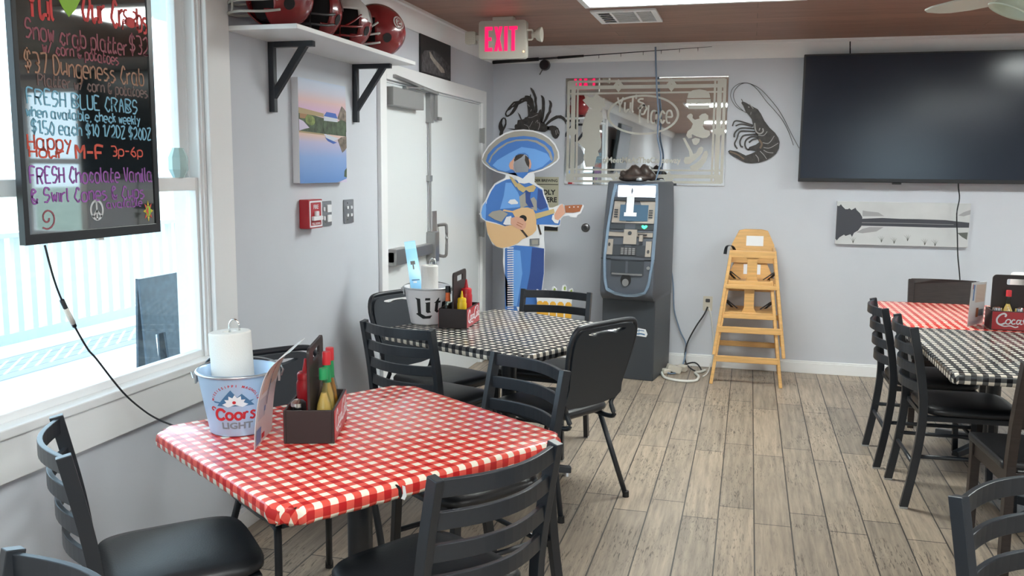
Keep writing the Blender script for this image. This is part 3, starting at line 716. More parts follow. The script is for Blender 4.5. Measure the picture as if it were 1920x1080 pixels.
pb = MB().poly([ell(*pc, r_, r_*1.1), ell(*pc, r_*.76, r_*.86)], fb, .0006, .0004)
for a, b in (((0, 1), (0, -1)), ((0, -.05), (-.7, -.72)), ((0, -.05), (.7, -.72))): pb.stroke([(pc[0]+a[0]*r_, pc[1]+a[1]*r_), (pc[0]+b[0]*r_, pc[1]+b[1]*r_)], fb, .007, .0006, .0004)
bp('peace_sign', pb, M['chalk_white'], pn)
sc_ = [(2.624, 1.3965)][0]
sm = MB().poly(ell(*sc_, .013, .018), fb, .0008, .0004); sm.poly([(sc_[0]+.005*0, sc_[1]+.018), (sc_[0]-.013, sc_[1]), (sc_[0], sc_[1]-.018)], fb, .0005, .0010, 1)
for k in range(8):
    a = k*PI/4; sm.poly([(sc_[0]+.015*math.cos(a-.3), sc_[1]+.020*math.sin(a-.3)), (sc_[0]+.026*math.cos(a), sc_[1]+.035*math.sin(a)), (sc_[0]+.015*math.cos(a+.3), sc_[1]+.020*math.sin(a+.3))], fb, .0006, .0004, [2, 1][k % 2])
bp('sun_drawing', sm, [M['chalk_green'], M['chalk_orange'], M['chalk_yellow']], pn)
bp('spiral_drawing', MB().stroke([(x, z) for x, z in [(lambda c, a: (c[0]+(.006+.0032*a)*math.cos(-a), c[1]+(.006+.0032*a)*math.sin(-a)))([(2.171, 1.3956)][0], k*.5) for k in range(18)]], fb, .005, .0005, .0005), M['chalk_rose'], pn)

# power cable of the board, running down to the table edge
cp = [(-1.96, 2.1493, 1.3183), (-1.96, 2.1747, 1.2224), (-1.97, 2.2142, 1.1485), (-1.985, 2.2774, 1.0579), (-1.985, 2.3289, 0.9762), (-1.985, 2.362, 0.9405), (-1.97, 2.4593, 0.8086), (-1.94, 2.5222, 0.7311), (-1.9, 2.5499, 0.6935), (-1.82, 2.524, 0.6851)]
cbl = thing('board_cable', 'thin dark power cable dangling from the menu board to the red table', 'cable', tuple(cp[0]))
def at0(o, root):   # keep a part built in world coordinates where it is, under its thing
    o.parent = root; o.matrix_parent_inverse = (Matrix.Translation(root.location) @ Matrix.Rotation(root.rotation_euler.z, 4, 'Z')).inverted(); return o
at0(MB().tube(crom(cp+[(-1.70, 2.33, .745), (-1.66, 2.36, .72)], 5), .0032, 6).build('wire', M['cord_k'], smooth=True), cbl)
at0(MB().tube([cp[2], cp[3]], .007, 8).build('connector', M['cord_k'], smooth=True), cbl)
at0(MB().tube([(-1.975, 2.2308, 1.1216), (-1.982, 2.2681, 1.0696)], .0085, 8).build('connector_sleeve', M['cord_w'], smooth=True), cbl)
# small glass jar on the meeting rail
jr = thing('glass_jar', 'small faceted glass jar standing on the middle rail of the window sash', 'jar', (XL-.030, 2.9648, 1.505))
MB().lathe([(0, 0), (.022, 0), (.036, .03), (.036, .075), (.022, .105), (.020, .11), (.017, .105), (.03, .07), (.03, .03), (.0, .006)], k=8, cap=False).build('jar_body', mat('frosted_jar', (.45, .62, .62), .25), jr)

# shelf with two brackets
SZ = 2.085; SX = -1.735; S0, S1 = 3.265, 4.555
sh = thing('wall_shelf', 'white wall shelf on two black brackets carrying football helmets', 'shelf', (XL, (S0+S1)/2, SZ))
at0(MB().b2((XL+.001, S0, SZ), (SX, S1, SZ+.019)).build('shelf_board', M['white'], bevel=.002), sh)
for yb in (3.60, 4.46):
    o = MB().b2((XL+.001, yb-.014, SZ-.30), (XL+.028, yb+.014, SZ)).b2((XL+.028, yb-.014, SZ-.024), (XL+.215, yb+.014, SZ)).bar((XL+.015, yb, SZ-.235), (XL+.175, yb, SZ-.012), .026, .030, (0, 0, 1)).build('bracket', M['black'], bevel=.002)
    at0(o, sh)

# football helmets: facing +x in their own space
def helmet(name_label, loc, rz, shellm, topm, maskm, style, sc=1.0):
    t = thing('football_helmet', name_label, 'helmet', loc, rz, 'football helmets on the shelf'); t.scale = (sc, sc, sc)
    def P(th, ph, g=1.0):
        c = math.cos(ph); x = .142*c*math.cos(th); y = .112*c*math.sin(th); z = .125*math.sin(ph)
        if x < 0: x *= 1.04
        if z < 0: z *= .98; y *= 1-.10*(z/.12)**2; x *= 1-.05*(z/.12)**2
        return Vector((x*g, y*g, z*g+.122))
    mb = MB(); nth, nph = 56, 30; idx = {}
    lo = -R(68)
    for i in range(nth):
        for j in range(nph+1):
            idx[i, j] = len(mb.v); mb.v.append(tuple(P(2*PI*i/nth-PI, lo+(PI/2-lo)*j/nph)))
    for i in range(nth):
        for j in range(nph):
            th = 2*PI*(i+.5)/nth-PI; ph = lo+(PI/2-lo)*(j+.5)/nph; z = math.sin(ph)
            op = abs(th) < R(60) and z < .34 and not (abs(th) > R(38) and z < -.50-.0*abs(th))
            op = op or (abs(th) < R(38) and z < .34)
            rear = abs(th) > R(150) and z < -.80
            if op or rear: continue
            mb.f.append((idx[i, j], idx[(i+1) % nth, j], idx[(i+1) % nth, j+1], idx[i, j+1]))
            mb.m.append(1 if (topm and z > .02+.25*max(0, math.cos(th))) else 0)
    mb.build('shell', [shellm, topm or shellm], t, smooth=True, solid=.005)
    MB().ball((0, 0, .122), (.128, .100, .112), 28, 16, 0, lambda p: Vector((min(p.x, .055), p.y, max(p.z, -.09)))).build('inner_padding', M['dark_in'], t, smooth=True)
    S = 1
    def arc(z, x0, reach, w=.105): return crom([(x0, w, z+.012), (x0+.06, w*.86, z), (reach-.012, w*.45, z-.004), (reach, 0, z-.005), (reach-.012, -w*.45, z-.004), (x0+.06, -w*.86, z), (x0, -w, z+.012)], 5)
    fm = MB(); r = .0048
    fm.tube(arc(.085, .055, .185), r, 8)
    fm.tube(arc(.045, .05, .188, .098), r, 8)
    if style > 0: fm.tube(arc(.005, .05, .170, .088), r, 8)
    for yy in ((-.045, .045) if style else (0,)):
        fm.tube([(.176 if yy else .185, yy, .083), (.180 if yy else .188, yy, .04)]+([(.162, yy, .003)] if style else []), r*.9, 8)
    if style == 2:
        for s in (-1, 1): fm.tube(crom([(.06, s*.098, .145), (.105, s*.085, .115), (.150, s*.055, .083)], 4), r, 8)
    fm.build('face_mask', maskm, t, smooth=True)
    for s in (-1, 1):
        def fn(u, v, h): 
            th = s*R(112)+(-s)*u/.115; ph = .27+v/.125; return P(th, ph, 1.0)+(P(th, ph)-Vector((0, 0, .122))).normalized()*(.003+h)
        lg = MB().poly(ell(0, 0, .030, .030, 28), fn, .0008, 0, 0).poly([ell(0, 0, .024, .024, 28), ell(0, 0, .020, .020, 28)], fn, .0006, .0008, 1)
        lg.stroke([(.008, .012), (-.006, .012), (-.008, .003), (.006, .001), (.006, -.010), (-.009, -.012)], fn, .0045, .0006, .0008, mi=1)
        lab(lg.build('side_emblem', [M['white_s'], M['maroon']], t), 'round white emblem with a dark ring')
        fe = lambda u, v, h: (lambda p: p+(p-Vector((0, 0, .122))).normalized()*(.0008+h))(P(s*R(84)+(-s)*u/.115, -.34+v/.125))
        MB().poly(ell(0, 0, .019, .022, 24), fe, .0015).build('ear_hole', M['dark_in'], t)
        MB().ball((.062, s*.098, .095), (.008, .006, .008), 10, 6).build('mask_clip', M['greybar'], t, smooth=True)
    return t
HZ = SZ+.019
helmet('maroon football helmet with two pale mask bars, nearest end of the shelf', (-1.895, 3.40, HZ), R(-118), M['maroon'], None, M['greybar'], 0, 1.08)
helmet('maroon football helmet facing the room with a dark wire mask', (-1.900, 3.735, HZ), R(-82), M['maroon'], None, M['dgrey'], 1, 1.08)
helmet('white topped maroon football helmet with a maroon mask, third on the shelf', (-1.89, 4.045, HZ), R(-88), M['maroon'], M['white_s'], M['maroon'], 2, 1.03)
helmet('maroon football helmet in profile with a white cage mask, far end of the shelf', (-1.87, 4.36, HZ), R(-122), M['maroon'], None, M['white_s'], 2, 1.08)

# sunset canvas
CY0, CY1, CZ0, CZ1 = 3.785, 4.285, 1.472, 1.955; CXF = XL+.036
cv = thing('canvas_print', 'tall canvas print of a pink sunset over still blue water on the left wall', 'picture', (XL, (CY0+CY1)/2, CZ0))
at0(MB().b2((XL+.001, CY0, CZ0), (CXF, CY1, CZ1)).build('canvas_edge', M['card'], bevel=.002), cv)
fc = LF(CXF)
pw, ph_ = CY1-CY0, CZ1-CZ0
def cu_(u, v): return (CY0+u*pw, CZ0+v*ph_)
def cpoly(mb, pts, th, mi=0): mb.poly([cu_(min(1, max(0, u)), v) for u, v in pts], fc, .0004, th, mi)
im = MB(); cpoly(im, [(0, 0), (1, 0), (1, 1), (0, 1)], .0003)
sky_m = ramp_mat('sunset_print', 'Z', CZ0, CZ1, [(0, (.13, .28, .62)), (.25, (.26, .40, .72)), (.40, (.50, .48, .68)), (.47, (.72, .52, .46)), (.50, (.70, .55, .45)), (.72, (.66, .45, .62)), (.80, (.72, .50, .50)), (.90, (.58, .58, .68)), (1, (.52, .60, .74))], .5)
at0(im.build('printed_sky_and_water', sky_m), cv)
im = MB()
cpoly(im, [(0, .50), (.5, .49), (1, .48), (1, .62), (.8, .62), (.68, .66), (.5, .645), (.3, .66), (0, .69)], .0008, 0)
cpoly(im, [(0, .665), (.5, .655), (.5, .69), (0, .72)], .0013, 1); cpoly(im, [(.02, .62), (.16, .62), (.16, .69), (.02, .69)], .0012, 2)
for x0, y0, r0 in ((.22, .61, .09), (.40, .60, .08), (.60, .57, .13), (.78, .56, .12), (.92, .58, .12)):
    cpoly(im, [(x0+r0*(1+.12*math.sin(7*k+x0*9))*math.cos(k*PI/9), y0+.6*r0*(1+.12*math.sin(7*k+x0*9))*math.sin(k*PI/9)) for k in range(18)], .0016+.0005*x0, [3, 0, 0, 0, 0][int(x0*4)])
cpoly(im, [(.50, .62), (.80, .62), (.80, .68), (.50, .68)], .0021, 4); cpoly(im, [(.50, .665), (.80, .655), (.76, .705), (.56, .71)], .0024, 5)
cpoly(im, [(.50, .49), (.82, .455), (.70, .42), (.56, .445)], .0012, 4); cpoly(im, [(.52, .455), (.78, .41), (.70, .395), (.58, .42)], .0014, 5)
for sg_ in (1, -1):
    b0 = .66 if sg_ > 0 else .44
    cpoly(im, [(.80, b0), (.86, b0+sg_*.08), (.90, b0+sg_*.13), (.95, b0+sg_*.11), (1, b0+sg_*.08), (1, b0-sg_*.04), (.88, b0-sg_*.03)], .0020, 6)
cpoly(im, [(0, .50), (.10, .52), (.20, .535), (.08, .595), (0, .61)], .0022, 7)
cpoly(im, [(0, .485), (.5, .475), (.5, .49), (0, .50)], .0018, 1)
cpoly(im, [(.94, .06), (1, .05), (1, .15), (.95, .12)], .0010, 0); cpoly(im, [(.78, 0), (.90, .02), (1, .04), (1, 0)], .0012, 7)
at0(im.build('printed_shoreline', [mat('print_trees', (.07, .10, .06), .6, noise=.5, nscale=30), mat('print_bridge', (.42, .32, .18), .6), mat('print_pier', (.36, .20, .10), .6), mat('print_palms', (.20, .26, .08), .6, noise=.4, nscale=40),
   mat('print_house', (.60, .64, .72), .6), mat('print_blue_roof', (.06, .14, .50), .6), mat('print_brown_tree', (.20, .16, .13), .6, noise=.5, nscale=40), mat('print_dock', (.62, .56, .72), .6)]), cv)

# black wildlife photograph above the door
g0, g1, gz0, gz1 = 5.44, 6.03, 2.146, 2.385
ph = thing('photo_print', 'dark square photograph of a pale gator snout above the double door', 'picture', (XL, 5.735, gz0))
at0(MB().b2((XL+.001, g0, gz0), (XL+.012, g1, gz1)).build('photo_panel', M['ink'], bevel=.001), ph)
pm = MB(); fg = LF(XL+.012); dg_ = lambda pts, mi, o: pm.poly([(g0+(g1-g0)*u, gz0+(gz1-gz0)*v) for u, v in pts], fg, .0003, o, mi)
dg_([(.03, .04), (.97, .06), (.97, .42), (.7, .58), (.4, .68), (.12, .60), (.03, .45)], 0, .0002)
dg_([(.26, .60), (.30, .62), (.42, .48), (.62, .36), (.76, .26), (.78, .18), (.66, .15), (.56, .24), (.42, .34), (.30, .46)], 1, .0007)
at0(pm.build('printed_scene', [mat('print_dark_scales', (.075, .07, .075), .6, noise=.7, nscale=26), mat('print_pale_snout', (.34, .30, .26), .6, noise=.3, nscale=20)]), ph)

# fire alarm pull station and two switch plates
fa0, fa1 = 3.7733, 3.9325
FZ0, FZ1 = 1.258, 1.395; FA0, FA1 = 3.835, 3.975
fa = thing('fire_alarm_pull', 'red fire alarm pull station on the wall beside a metal switch plate', 'fire alarm', (XL, (FA0+FA1)/2, FZ0))
at0(MB().b2((XL+.001, FA0, FZ0), (XL+.052, FA1, FZ1)).build('alarm_body', M['red'], bevel=.004), fa)
ff = LF(XL+.052); my = (FA0+FA1)/2
al = MB().poly([rrect(FA0+.006, FZ0+.006, FA1-.006, FZ1-.006, .006), rrect(FA0+.016, FZ0+.014, FA1-.016, FZ1-.014, .004)], ff, .0012, 0)
al.text('FIRE', .028, lambda u, v, h: ff(my+u, FZ1-.036+v, h+.001), bold=.0006); al.text('PULL DOWN', .014, lambda u, v, h: ff(my+u, FZ0+.022+v, h+.001), bold=.0004)
lab(at0(al.build('alarm_markings', M['card']), fa), 'white border and FIRE lettering')
at0(MB().b2((XL+.052, FA0+.024, FZ0+.038), (XL+.068, FA1-.024, FZ0+.058)).b2((XL+.052, my-.016, FZ0+.058), (XL+.064, my+.016, FZ0+.082)).build('pull_lever', M['card'], bevel=.003), fa)
def plate(y0, y1, label, toggles):
    t = thing('switch_plate', label, 'switch plate', (XL, (y0+y1)/2, 1.255), 0, 'metal plates on the left wall')
    at0(MB().poly(rrect(y0, 1.256, y1, 1.380, .006), LF(XL), .006, .001).build('cover_plate', M['pewter'], bevel=.002), t)
    for k, (a, b, c, d) in enumerate(toggles):
        at0(MB().poly(rrect(y0+a, 1.256+b, y0+c, 1.256+d, .004), LF(XL+.007), .006, 0).build('switch_rocker', M['card'], bevel=.001), t)
    for zz in (1.275, 1.362):
        at0(MB().lathe([(0, 0), (.004, 0), (.004, .002), (0, .002)], (XL+.007, (y0+y1)/2-.02, zz), 10, 0, 'X', False).build('screw', M['chrome']), t)
    return t
plate(4.055, 4.165, 'metal switch plate with white switches, next to the red fire alarm', [(.055, .02, .10, .055), (.055, .068, .10, .105), (.015, .03, .03, .05), (.015, .075, .03, .095)])
plate(4.312, 4.428, 'metal outlet plate on its own, between the fire alarm and the door', [(.025, .035, .045, .05), (.07, .035, .09, .05), (.025, .075, .045, .09), (.07, .075, .09, .09)])

# ------------------------------------------------------------------ back wall
# fishing rod
r0, r1 = Vector((-2.0343, 7.07, 2.39)), Vector((-0.3208, 7.07, 2.4735))
rd = thing('fishing_rod', 'black fishing rod with reel mounted high on the back wall', 'fishing rod', tuple(r0))
d = (r1-r0)
r1.z = min(r1.z, 2.47)
d = r1-r0; U_ = d.normalized()
def al_(t, dz=0, dy=0): return r0+d*t+Vector((0, dy, dz))
at0(MB().tube([al_(.42), al_(.7), r1], .0045, 8, scale=[1, .7, .3]).build('rod_blank', M['black'], smooth=True), rd)
at0(MB().tube([al_(0), al_(.22)], .014, 12).tube([al_(.31), al_(.43)], .011, 12, scale=[1, .8]).build('grip', M['ink'], smooth=True), rd)
at0(MB().tube([al_(.20), al_(.33)], .008, 12).build('reel_seat', M['dgrey'], smooth=True), rd)
c = al_(.25, -.05); rb = MB().lathe([(0, -.034), (.038, -.032), (.044, 0), (.038, .032), (0, .034)], tuple(c), 20, 0, 'Y', False).bar(tuple(al_(.25)), tuple(c), .02, .02)
rb.bar(tuple(c), tuple(c+Vector((-.04, -.01, -.075))), .008, .008)
rl_ = at0(rb.build('reel', M['tv_body'], smooth='auto'), rd)
o = MB().ball(tuple(c+Vector((-.05, -.01, -.085))), (.022, .018, .016), 12, 8).build('reel_handle', mat('cork_knob', (.28, .24, .17), .6), smooth=True); o.parent = rl_; o.matrix_parent_inverse = rl_.matrix_parent_inverse
for t in (.50, .60, .70, .78, .86, .94):
    at0(MB().tube([al_(t), al_(t, -.016)], .0022, 6).tube([tuple(al_(t, -.020)+Vector((0, .006*math.cos(q*PI/4), .006*math.sin(q*PI/4)))) for q in range(8)], .0014, 5, True).build('line_guide', M['dgrey']), rd)

# metal crab and shrimp on the wall
FB = BK(YB-.006)
cr_ = MB()
for pts in ([(-1.9959, 1.8247), (-1.9892, 1.8466), (-2.0008, 1.8685), (-2.0024, 1.8903), (-1.9966, 1.9165), (-1.9807, 1.9469), (-1.9624, 1.9599), (-1.9464, 1.9563), (-1.9371, 1.938), (-1.9368, 1.9031), (-1.9457, 1.877), (-1.9593, 1.8552), (-1.9638, 1.8421), (-1.9669, 1.8203), (-1.9773, 1.7919), (-1.9888, 1.7919)],):
    cr_.poly([pts, [(-1.9692, 1.9425), (-1.9578, 1.9533), (-1.9485, 1.938), (-1.9474, 1.9119), (-1.9573, 1.8901), (-1.9618, 1.8814), (-1.9674, 1.8902), (-1.9735, 1.912)]], FB, .005)
cr_.poly([[(-1.9419, 1.9706), (-1.948, 1.988), (-1.9422, 2.0075), (-1.9219, 2.0377), (-1.8948, 2.0678), (-1.8767, 2.0849), (-1.8359, 2.0909), (-1.818, 2.1079), (-1.7864, 2.1183), (-1.7821, 2.1312), (-1.7685, 2.1319), (-1.755, 2.1309), (-1.7437, 2.1264), (-1.7394, 2.1436), (-1.7335, 2.137), (-1.7347, 2.122), (-1.721, 2.1069), (-1.7117, 2.0832), (-1.7091, 2.0574), (-1.7035, 2.0401), (-1.7086, 2.0144), (-1.6949, 1.9971), (-1.6724, 1.9926), (-1.6637, 2.014), (-1.6504, 2.0225), (-1.6433, 1.9967), (-1.6405, 1.9537), (-1.6469, 1.9279), (-1.6175, 1.9148), (-1.6127, 1.889), (-1.5948, 1.8932), (-1.5768, 1.8802), (-1.5899, 1.8566), (-1.6165, 1.8415), (-1.6435, 1.8437), (-1.6751, 1.8503), (-1.7791, 1.8548), (-1.8336, 1.855), (-1.8701, 1.8572), (-1.8976, 1.8638), (-1.9342, 1.8726), (-1.8976, 1.8703), (-1.8656, 1.8681), (-1.8681, 1.8898), (-1.8614, 1.9028), (-1.8477, 1.905), (-1.8434, 1.9245), (-1.8435, 1.9353), (-1.8299, 1.9396), (-1.8163, 1.9395), (-1.8302, 1.9721), (-1.8441, 2.0003), (-1.8235, 1.9807), (-1.8072, 1.9416), (-1.7891, 1.9459), (-1.7802, 1.9588), (-1.7621, 1.963), (-1.7555, 1.9759), (-1.7582, 2.0148), (-1.7631, 2.0493), (-1.7658, 2.0837), (-1.7816, 2.086), (-1.8041, 2.0755), (-1.8356, 2.0607), (-1.849, 2.0328), (-1.8624, 2.0112), (-1.8804, 1.9897), (-1.8985, 1.9768), (-1.9213, 1.9648), (-1.935, 1.964)],
          [(-1.9351, 1.9749), (-1.9146, 1.9813), (-1.8942, 2.0072), (-1.8785, 2.033), (-1.8718, 2.0416), (-1.89, 2.0374), (-1.9035, 2.0224), (-1.9262, 2.0117), (-1.9375, 1.9945)]], FB, .005)
cr_.poly([(-1.74, 2.195), (-1.7287, 2.1905), (-1.7106, 2.1732), (-1.6967, 2.143), (-1.6851, 2.1129), (-1.687, 2.0829), (-1.6812, 2.0485), (-1.6781, 2.0141), (-1.6814, 1.997), (-1.7084, 1.9972), (-1.702, 2.0229), (-1.6979, 2.0573), (-1.705, 2.0831), (-1.7062, 2.1131), (-1.7192, 2.1476), (-1.733, 2.1735)], FB, .005)
cr_.poly([(-1.6541, 2.134), (-1.6384, 2.1295), (-1.6247, 2.1122), (-1.6198, 2.0822), (-1.6194, 2.048), (-1.6181, 2.0222), (-1.6209, 1.9965), (-1.6249, 1.9622), (-1.6355, 1.9192), (-1.6466, 1.9106), (-1.6515, 1.9365), (-1.6428, 1.9623), (-1.641, 1.9967), (-1.6436, 2.0225), (-1.6418, 2.0525), (-1.6431, 2.0825), (-1.6448, 2.1082)], FB, .005)
cr_.poly([(-1.5888, 2.0947), (-1.5709, 2.0881), (-1.5595, 2.0688), (-1.5592, 2.0474), (-1.5677, 2.0218), (-1.566, 2.0004), (-1.5826, 1.9748), (-1.5956, 1.9448), (-1.622, 1.9105), (-1.6354, 1.9106), (-1.618, 1.9449), (-1.605, 1.9792), (-1.5875, 2.0049), (-1.5856, 2.0305), (-1.5794, 2.0604), (-1.5819, 2.0776)], FB, .005)
cr_.poly([(-1.6173, 1.8976), (-1.5909, 1.9276), (-1.56, 1.9532), (-1.5247, 1.9723), (-1.4847, 1.9742), (-1.4624, 1.9612), (-1.4466, 1.944), (-1.4429, 1.9098), (-1.4459, 1.9012), (-1.4574, 1.927), (-1.4798, 1.9463), (-1.5066, 1.9529), (-1.5375, 1.9381), (-1.564, 1.9232), (-1.5905, 1.9018), (-1.6126, 1.8846)], FB, .005)
cr_.poly([(-1.5991, 1.876), (-1.5814, 1.8888), (-1.5546, 1.8939), (-1.5278, 1.8887), (-1.5053, 1.8714), (-1.4937, 1.8413), (-1.4977, 1.8155), (-1.513, 1.7918), (-1.5307, 1.7875), (-1.5488, 1.8026), (-1.5627, 1.8328), (-1.5675, 1.8544), (-1.5899, 1.8566)], FB, .005)
ca = thing('crab_wall_art', 'dark metal crab silhouette on the back wall above the cardboard musician', 'wall art', (-1.7139, 7.15, 1.9171))
ca.location.y = YB
at0(cr_.build('crab_body', M['metal_art'], bevel=0), ca)
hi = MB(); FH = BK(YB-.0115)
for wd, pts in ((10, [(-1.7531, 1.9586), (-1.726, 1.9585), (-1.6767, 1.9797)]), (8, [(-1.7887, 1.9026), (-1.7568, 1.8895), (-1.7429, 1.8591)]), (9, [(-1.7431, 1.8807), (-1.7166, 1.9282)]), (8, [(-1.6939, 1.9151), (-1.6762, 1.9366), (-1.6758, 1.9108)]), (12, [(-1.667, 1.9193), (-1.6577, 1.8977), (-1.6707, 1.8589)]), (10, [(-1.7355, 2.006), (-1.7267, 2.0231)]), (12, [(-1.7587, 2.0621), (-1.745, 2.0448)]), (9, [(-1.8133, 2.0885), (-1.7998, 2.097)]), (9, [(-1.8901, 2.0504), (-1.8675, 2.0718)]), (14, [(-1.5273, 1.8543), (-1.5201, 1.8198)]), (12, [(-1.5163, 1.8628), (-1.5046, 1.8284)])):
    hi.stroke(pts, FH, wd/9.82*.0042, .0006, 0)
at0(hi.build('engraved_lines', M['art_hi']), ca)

sr = MB()
sr.poly([(-0.0845, 2.0695), (-0.0579, 2.0593), (-0.0245, 2.0391), (0.0056, 2.0223), (0.0322, 2.0088), (0.0563, 1.9756), (0.0846, 1.9224), (0.1259, 1.8693), (0.1663, 1.8327), (0.1906, 1.7962), (0.2018, 1.7631), (0.1988, 1.7165), (0.1799, 1.6765), (0.1487, 1.6497), (0.1108, 1.6261), (0.0593, 1.609), (0.0006, 1.6032), (-0.0424, 1.6083), (-0.0726, 1.6216), (-0.1335, 1.655), (-0.1642, 1.6751), (-0.1749, 1.6939), (-0.162, 1.7034), (-0.1086, 1.6942), (-0.075, 1.6788), (-0.0414, 1.6622), (-0.0025, 1.6758), (0.0359, 1.696), (-0.0036, 1.7013), (-0.0299, 1.7025), (-0.0178, 1.726), (0.0274, 1.7428), (0.0526, 1.7629), (0.0384, 1.7896), (0.0408, 1.8096), (0.0236, 1.8296), (0.0089, 1.8696), (0.0012, 1.8962), (-0.0103, 1.9362), (-0.031, 1.9629), (-0.055, 1.9896), (-0.0766, 2.0363), (-0.0905, 2.0563)], FB, .005)
for wd, pts in ((5, [(-0.0482, 1.9829), (-0.1153, 2.02), (-0.1496, 2.0569), (-0.1713, 2.1036), (-0.1665, 2.15), (-0.1416, 2.1828), (-0.1031, 2.202), (-0.0575, 2.2046), (-0.0114, 2.1907), (0.0418, 2.1604), (0.1026, 2.1005), (0.1706, 2.0209), (0.226, 1.9349), (0.2822, 1.8292), (0.3452, 1.7169)]), (5, [(-0.0751, 1.9997), (-0.1228, 2.0433), (-0.148, 2.0967), (-0.1465, 2.1431), (-0.1155, 2.1857), (-0.0705, 2.2048), (-0.0245, 2.1942), (0.0294, 2.1474), (0.0911, 2.0677), (0.1589, 1.9946), (0.2134, 1.9284), (0.2624, 1.8425), (0.3025, 1.74)]),
                (14, [(0.0015, 1.8896), (-0.0583, 1.9098), (-0.1114, 1.9234), (-0.1374, 1.9168), (-0.1493, 1.8835)]), (14, [(0.0019, 1.8796), (-0.0643, 1.8965), (-0.0971, 1.8966), (-0.1263, 1.8847)]), (16, [(0.0157, 1.8629), (-0.05, 1.8698), (-0.099, 1.8632), (-0.1306, 1.8298), (-0.1327, 1.7997)]), (16, [(0.0198, 1.8429), (-0.0425, 1.8464), (-0.0948, 1.8398), (-0.1125, 1.7896), (-0.1274, 1.7493), (-0.1061, 1.7124)]),
                (17, [(0.037, 1.8229), (-0.0217, 1.8197), (-0.0672, 1.8097), (-0.0886, 1.7695), (-0.0805, 1.7326), (-0.0638, 1.7279)]), (17, [(0.0442, 1.8063), (-0.0079, 1.803), (-0.043, 1.7796), (-0.0513, 1.7427), (-0.0369, 1.7126), (-0.0169, 1.7059)]), (18, [(0.0448, 1.7929), (0.006, 1.7829), (-0.0225, 1.7595)]), (7, [(-0.0813, 2.0695), (-0.0918, 2.0861)])):
    sr.stroke(pts, FB, wd/6*.0042, .005, 0, True)
sa = thing('shrimp_wall_art', 'dark metal shrimp silhouette with long feelers between mirror and television', 'wall art', (0.0154, 7.15, 1.8696)); sa.location.y = YB
at0(sr.build('shrimp_body', M['metal_art']), sa)
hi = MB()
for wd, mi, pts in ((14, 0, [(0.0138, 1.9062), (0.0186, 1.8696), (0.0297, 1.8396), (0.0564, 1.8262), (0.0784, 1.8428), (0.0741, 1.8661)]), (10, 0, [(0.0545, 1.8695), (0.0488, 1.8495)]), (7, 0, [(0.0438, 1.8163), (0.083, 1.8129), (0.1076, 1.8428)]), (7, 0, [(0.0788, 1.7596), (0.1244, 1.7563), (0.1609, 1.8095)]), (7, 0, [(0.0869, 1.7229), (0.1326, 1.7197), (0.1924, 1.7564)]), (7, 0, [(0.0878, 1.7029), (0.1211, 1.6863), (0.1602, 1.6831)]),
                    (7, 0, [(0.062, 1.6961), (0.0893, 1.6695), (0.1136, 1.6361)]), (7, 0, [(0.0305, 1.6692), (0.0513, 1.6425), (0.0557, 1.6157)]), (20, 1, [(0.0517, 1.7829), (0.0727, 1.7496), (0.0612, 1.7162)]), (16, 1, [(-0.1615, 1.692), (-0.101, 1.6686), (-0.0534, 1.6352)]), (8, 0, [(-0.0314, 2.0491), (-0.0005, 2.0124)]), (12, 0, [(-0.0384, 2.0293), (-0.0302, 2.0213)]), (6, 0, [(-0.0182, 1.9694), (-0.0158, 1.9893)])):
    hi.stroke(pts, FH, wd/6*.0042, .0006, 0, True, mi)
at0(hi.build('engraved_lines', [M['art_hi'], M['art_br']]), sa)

# etched mirror
MX0, MX1, MZ0, MZ1 = -1.4521, -0.1894, 1.425, 2.262; MY = YB-.010
mi_ = thing('etched_mirror', 'large wall mirror with frosted border, food drawings and oval lettering', 'mirror', ((MX0+MX1)/2, YB, MZ0))
at0(MB().b2((MX0, YB-.001, MZ0), (MX1, MY, MZ1)).build('mirror_glass', M['mirror'], bevel=.004), mi_)
FM = BK(MY)
et = MB(); wM, hM = MX1-MX0, MZ1-MZ0
def mp_(u, v): return (MX0+u*wM, MZ1-v*hM)
def mrect(u0, v0, u1, v1, th=.0006): et.poly([mp_(u0, v1), mp_(u1, v1), mp_(u1, v0), mp_(u0, v0)], FM, th)
for (a, b) in ((.020, .022), (.062, .034), (.118, .016)):           # border bands: sides then top and bottom
    mrect(a*.62, .03, a*.62+b*.8, .97); mrect(1-a*.62-b*.8, .03, 1-a*.62, .97)
    mrect(.02, a*1.15, .98, a*1.15+b, .0010); mrect(.02, 1-a*1.15-b, .98, 1-a*1.15, .0010)
for u, v in ((.335, .075), (.66, .075), (.335, .93), (.66, .93), (.05, .50), (.95, .50)):
    et.poly([[mp_(u-.033, v), mp_(u, v+.062), mp_(u+.033, v), mp_(u, v-.062)], [mp_(u-.006, v), mp_(u, v-.01), mp_(u+.006, v), mp_(u, v+.01)]], FM, .0014)
for u in (.045, .955):
    for v in (.06, .94): mrect(u-.02, v-.03, u+.02, v+.03, .0018)
e0 = mp_(.49, .345); eo = ell(*e0, .222*wM, .185*hM, 60)
et.poly([eo, ell(*e0, .208*wM, .166*hM, 60)], FM, .0006)
at0(et.build('etched_border', M['etch']), mi_)
tx = MB(); kx = wM/306
def cr3(x, y): return ((MX0+(860+x/3-1061)*kx), MZ1-((60+y/3)-145)*hM/203)
for txt, a, b, h in (('Yul', (905, 450), (1000, 440), .115), ("'s", (1010, 428), (1062, 428), .105), ('Place', (1035, 510), (1215, 490), .135)):
    p, q = cr3(*a), cr3(*b); tx.write(txt, p[0], p[1], h, FM, .014, sx=(q[0]-p[0])/(text_width(txt)*h/6), slant=.06)
lab(at0(tx.build('oval_lettering', M['etch']), mi_), "frosted lettering Yul's Place")
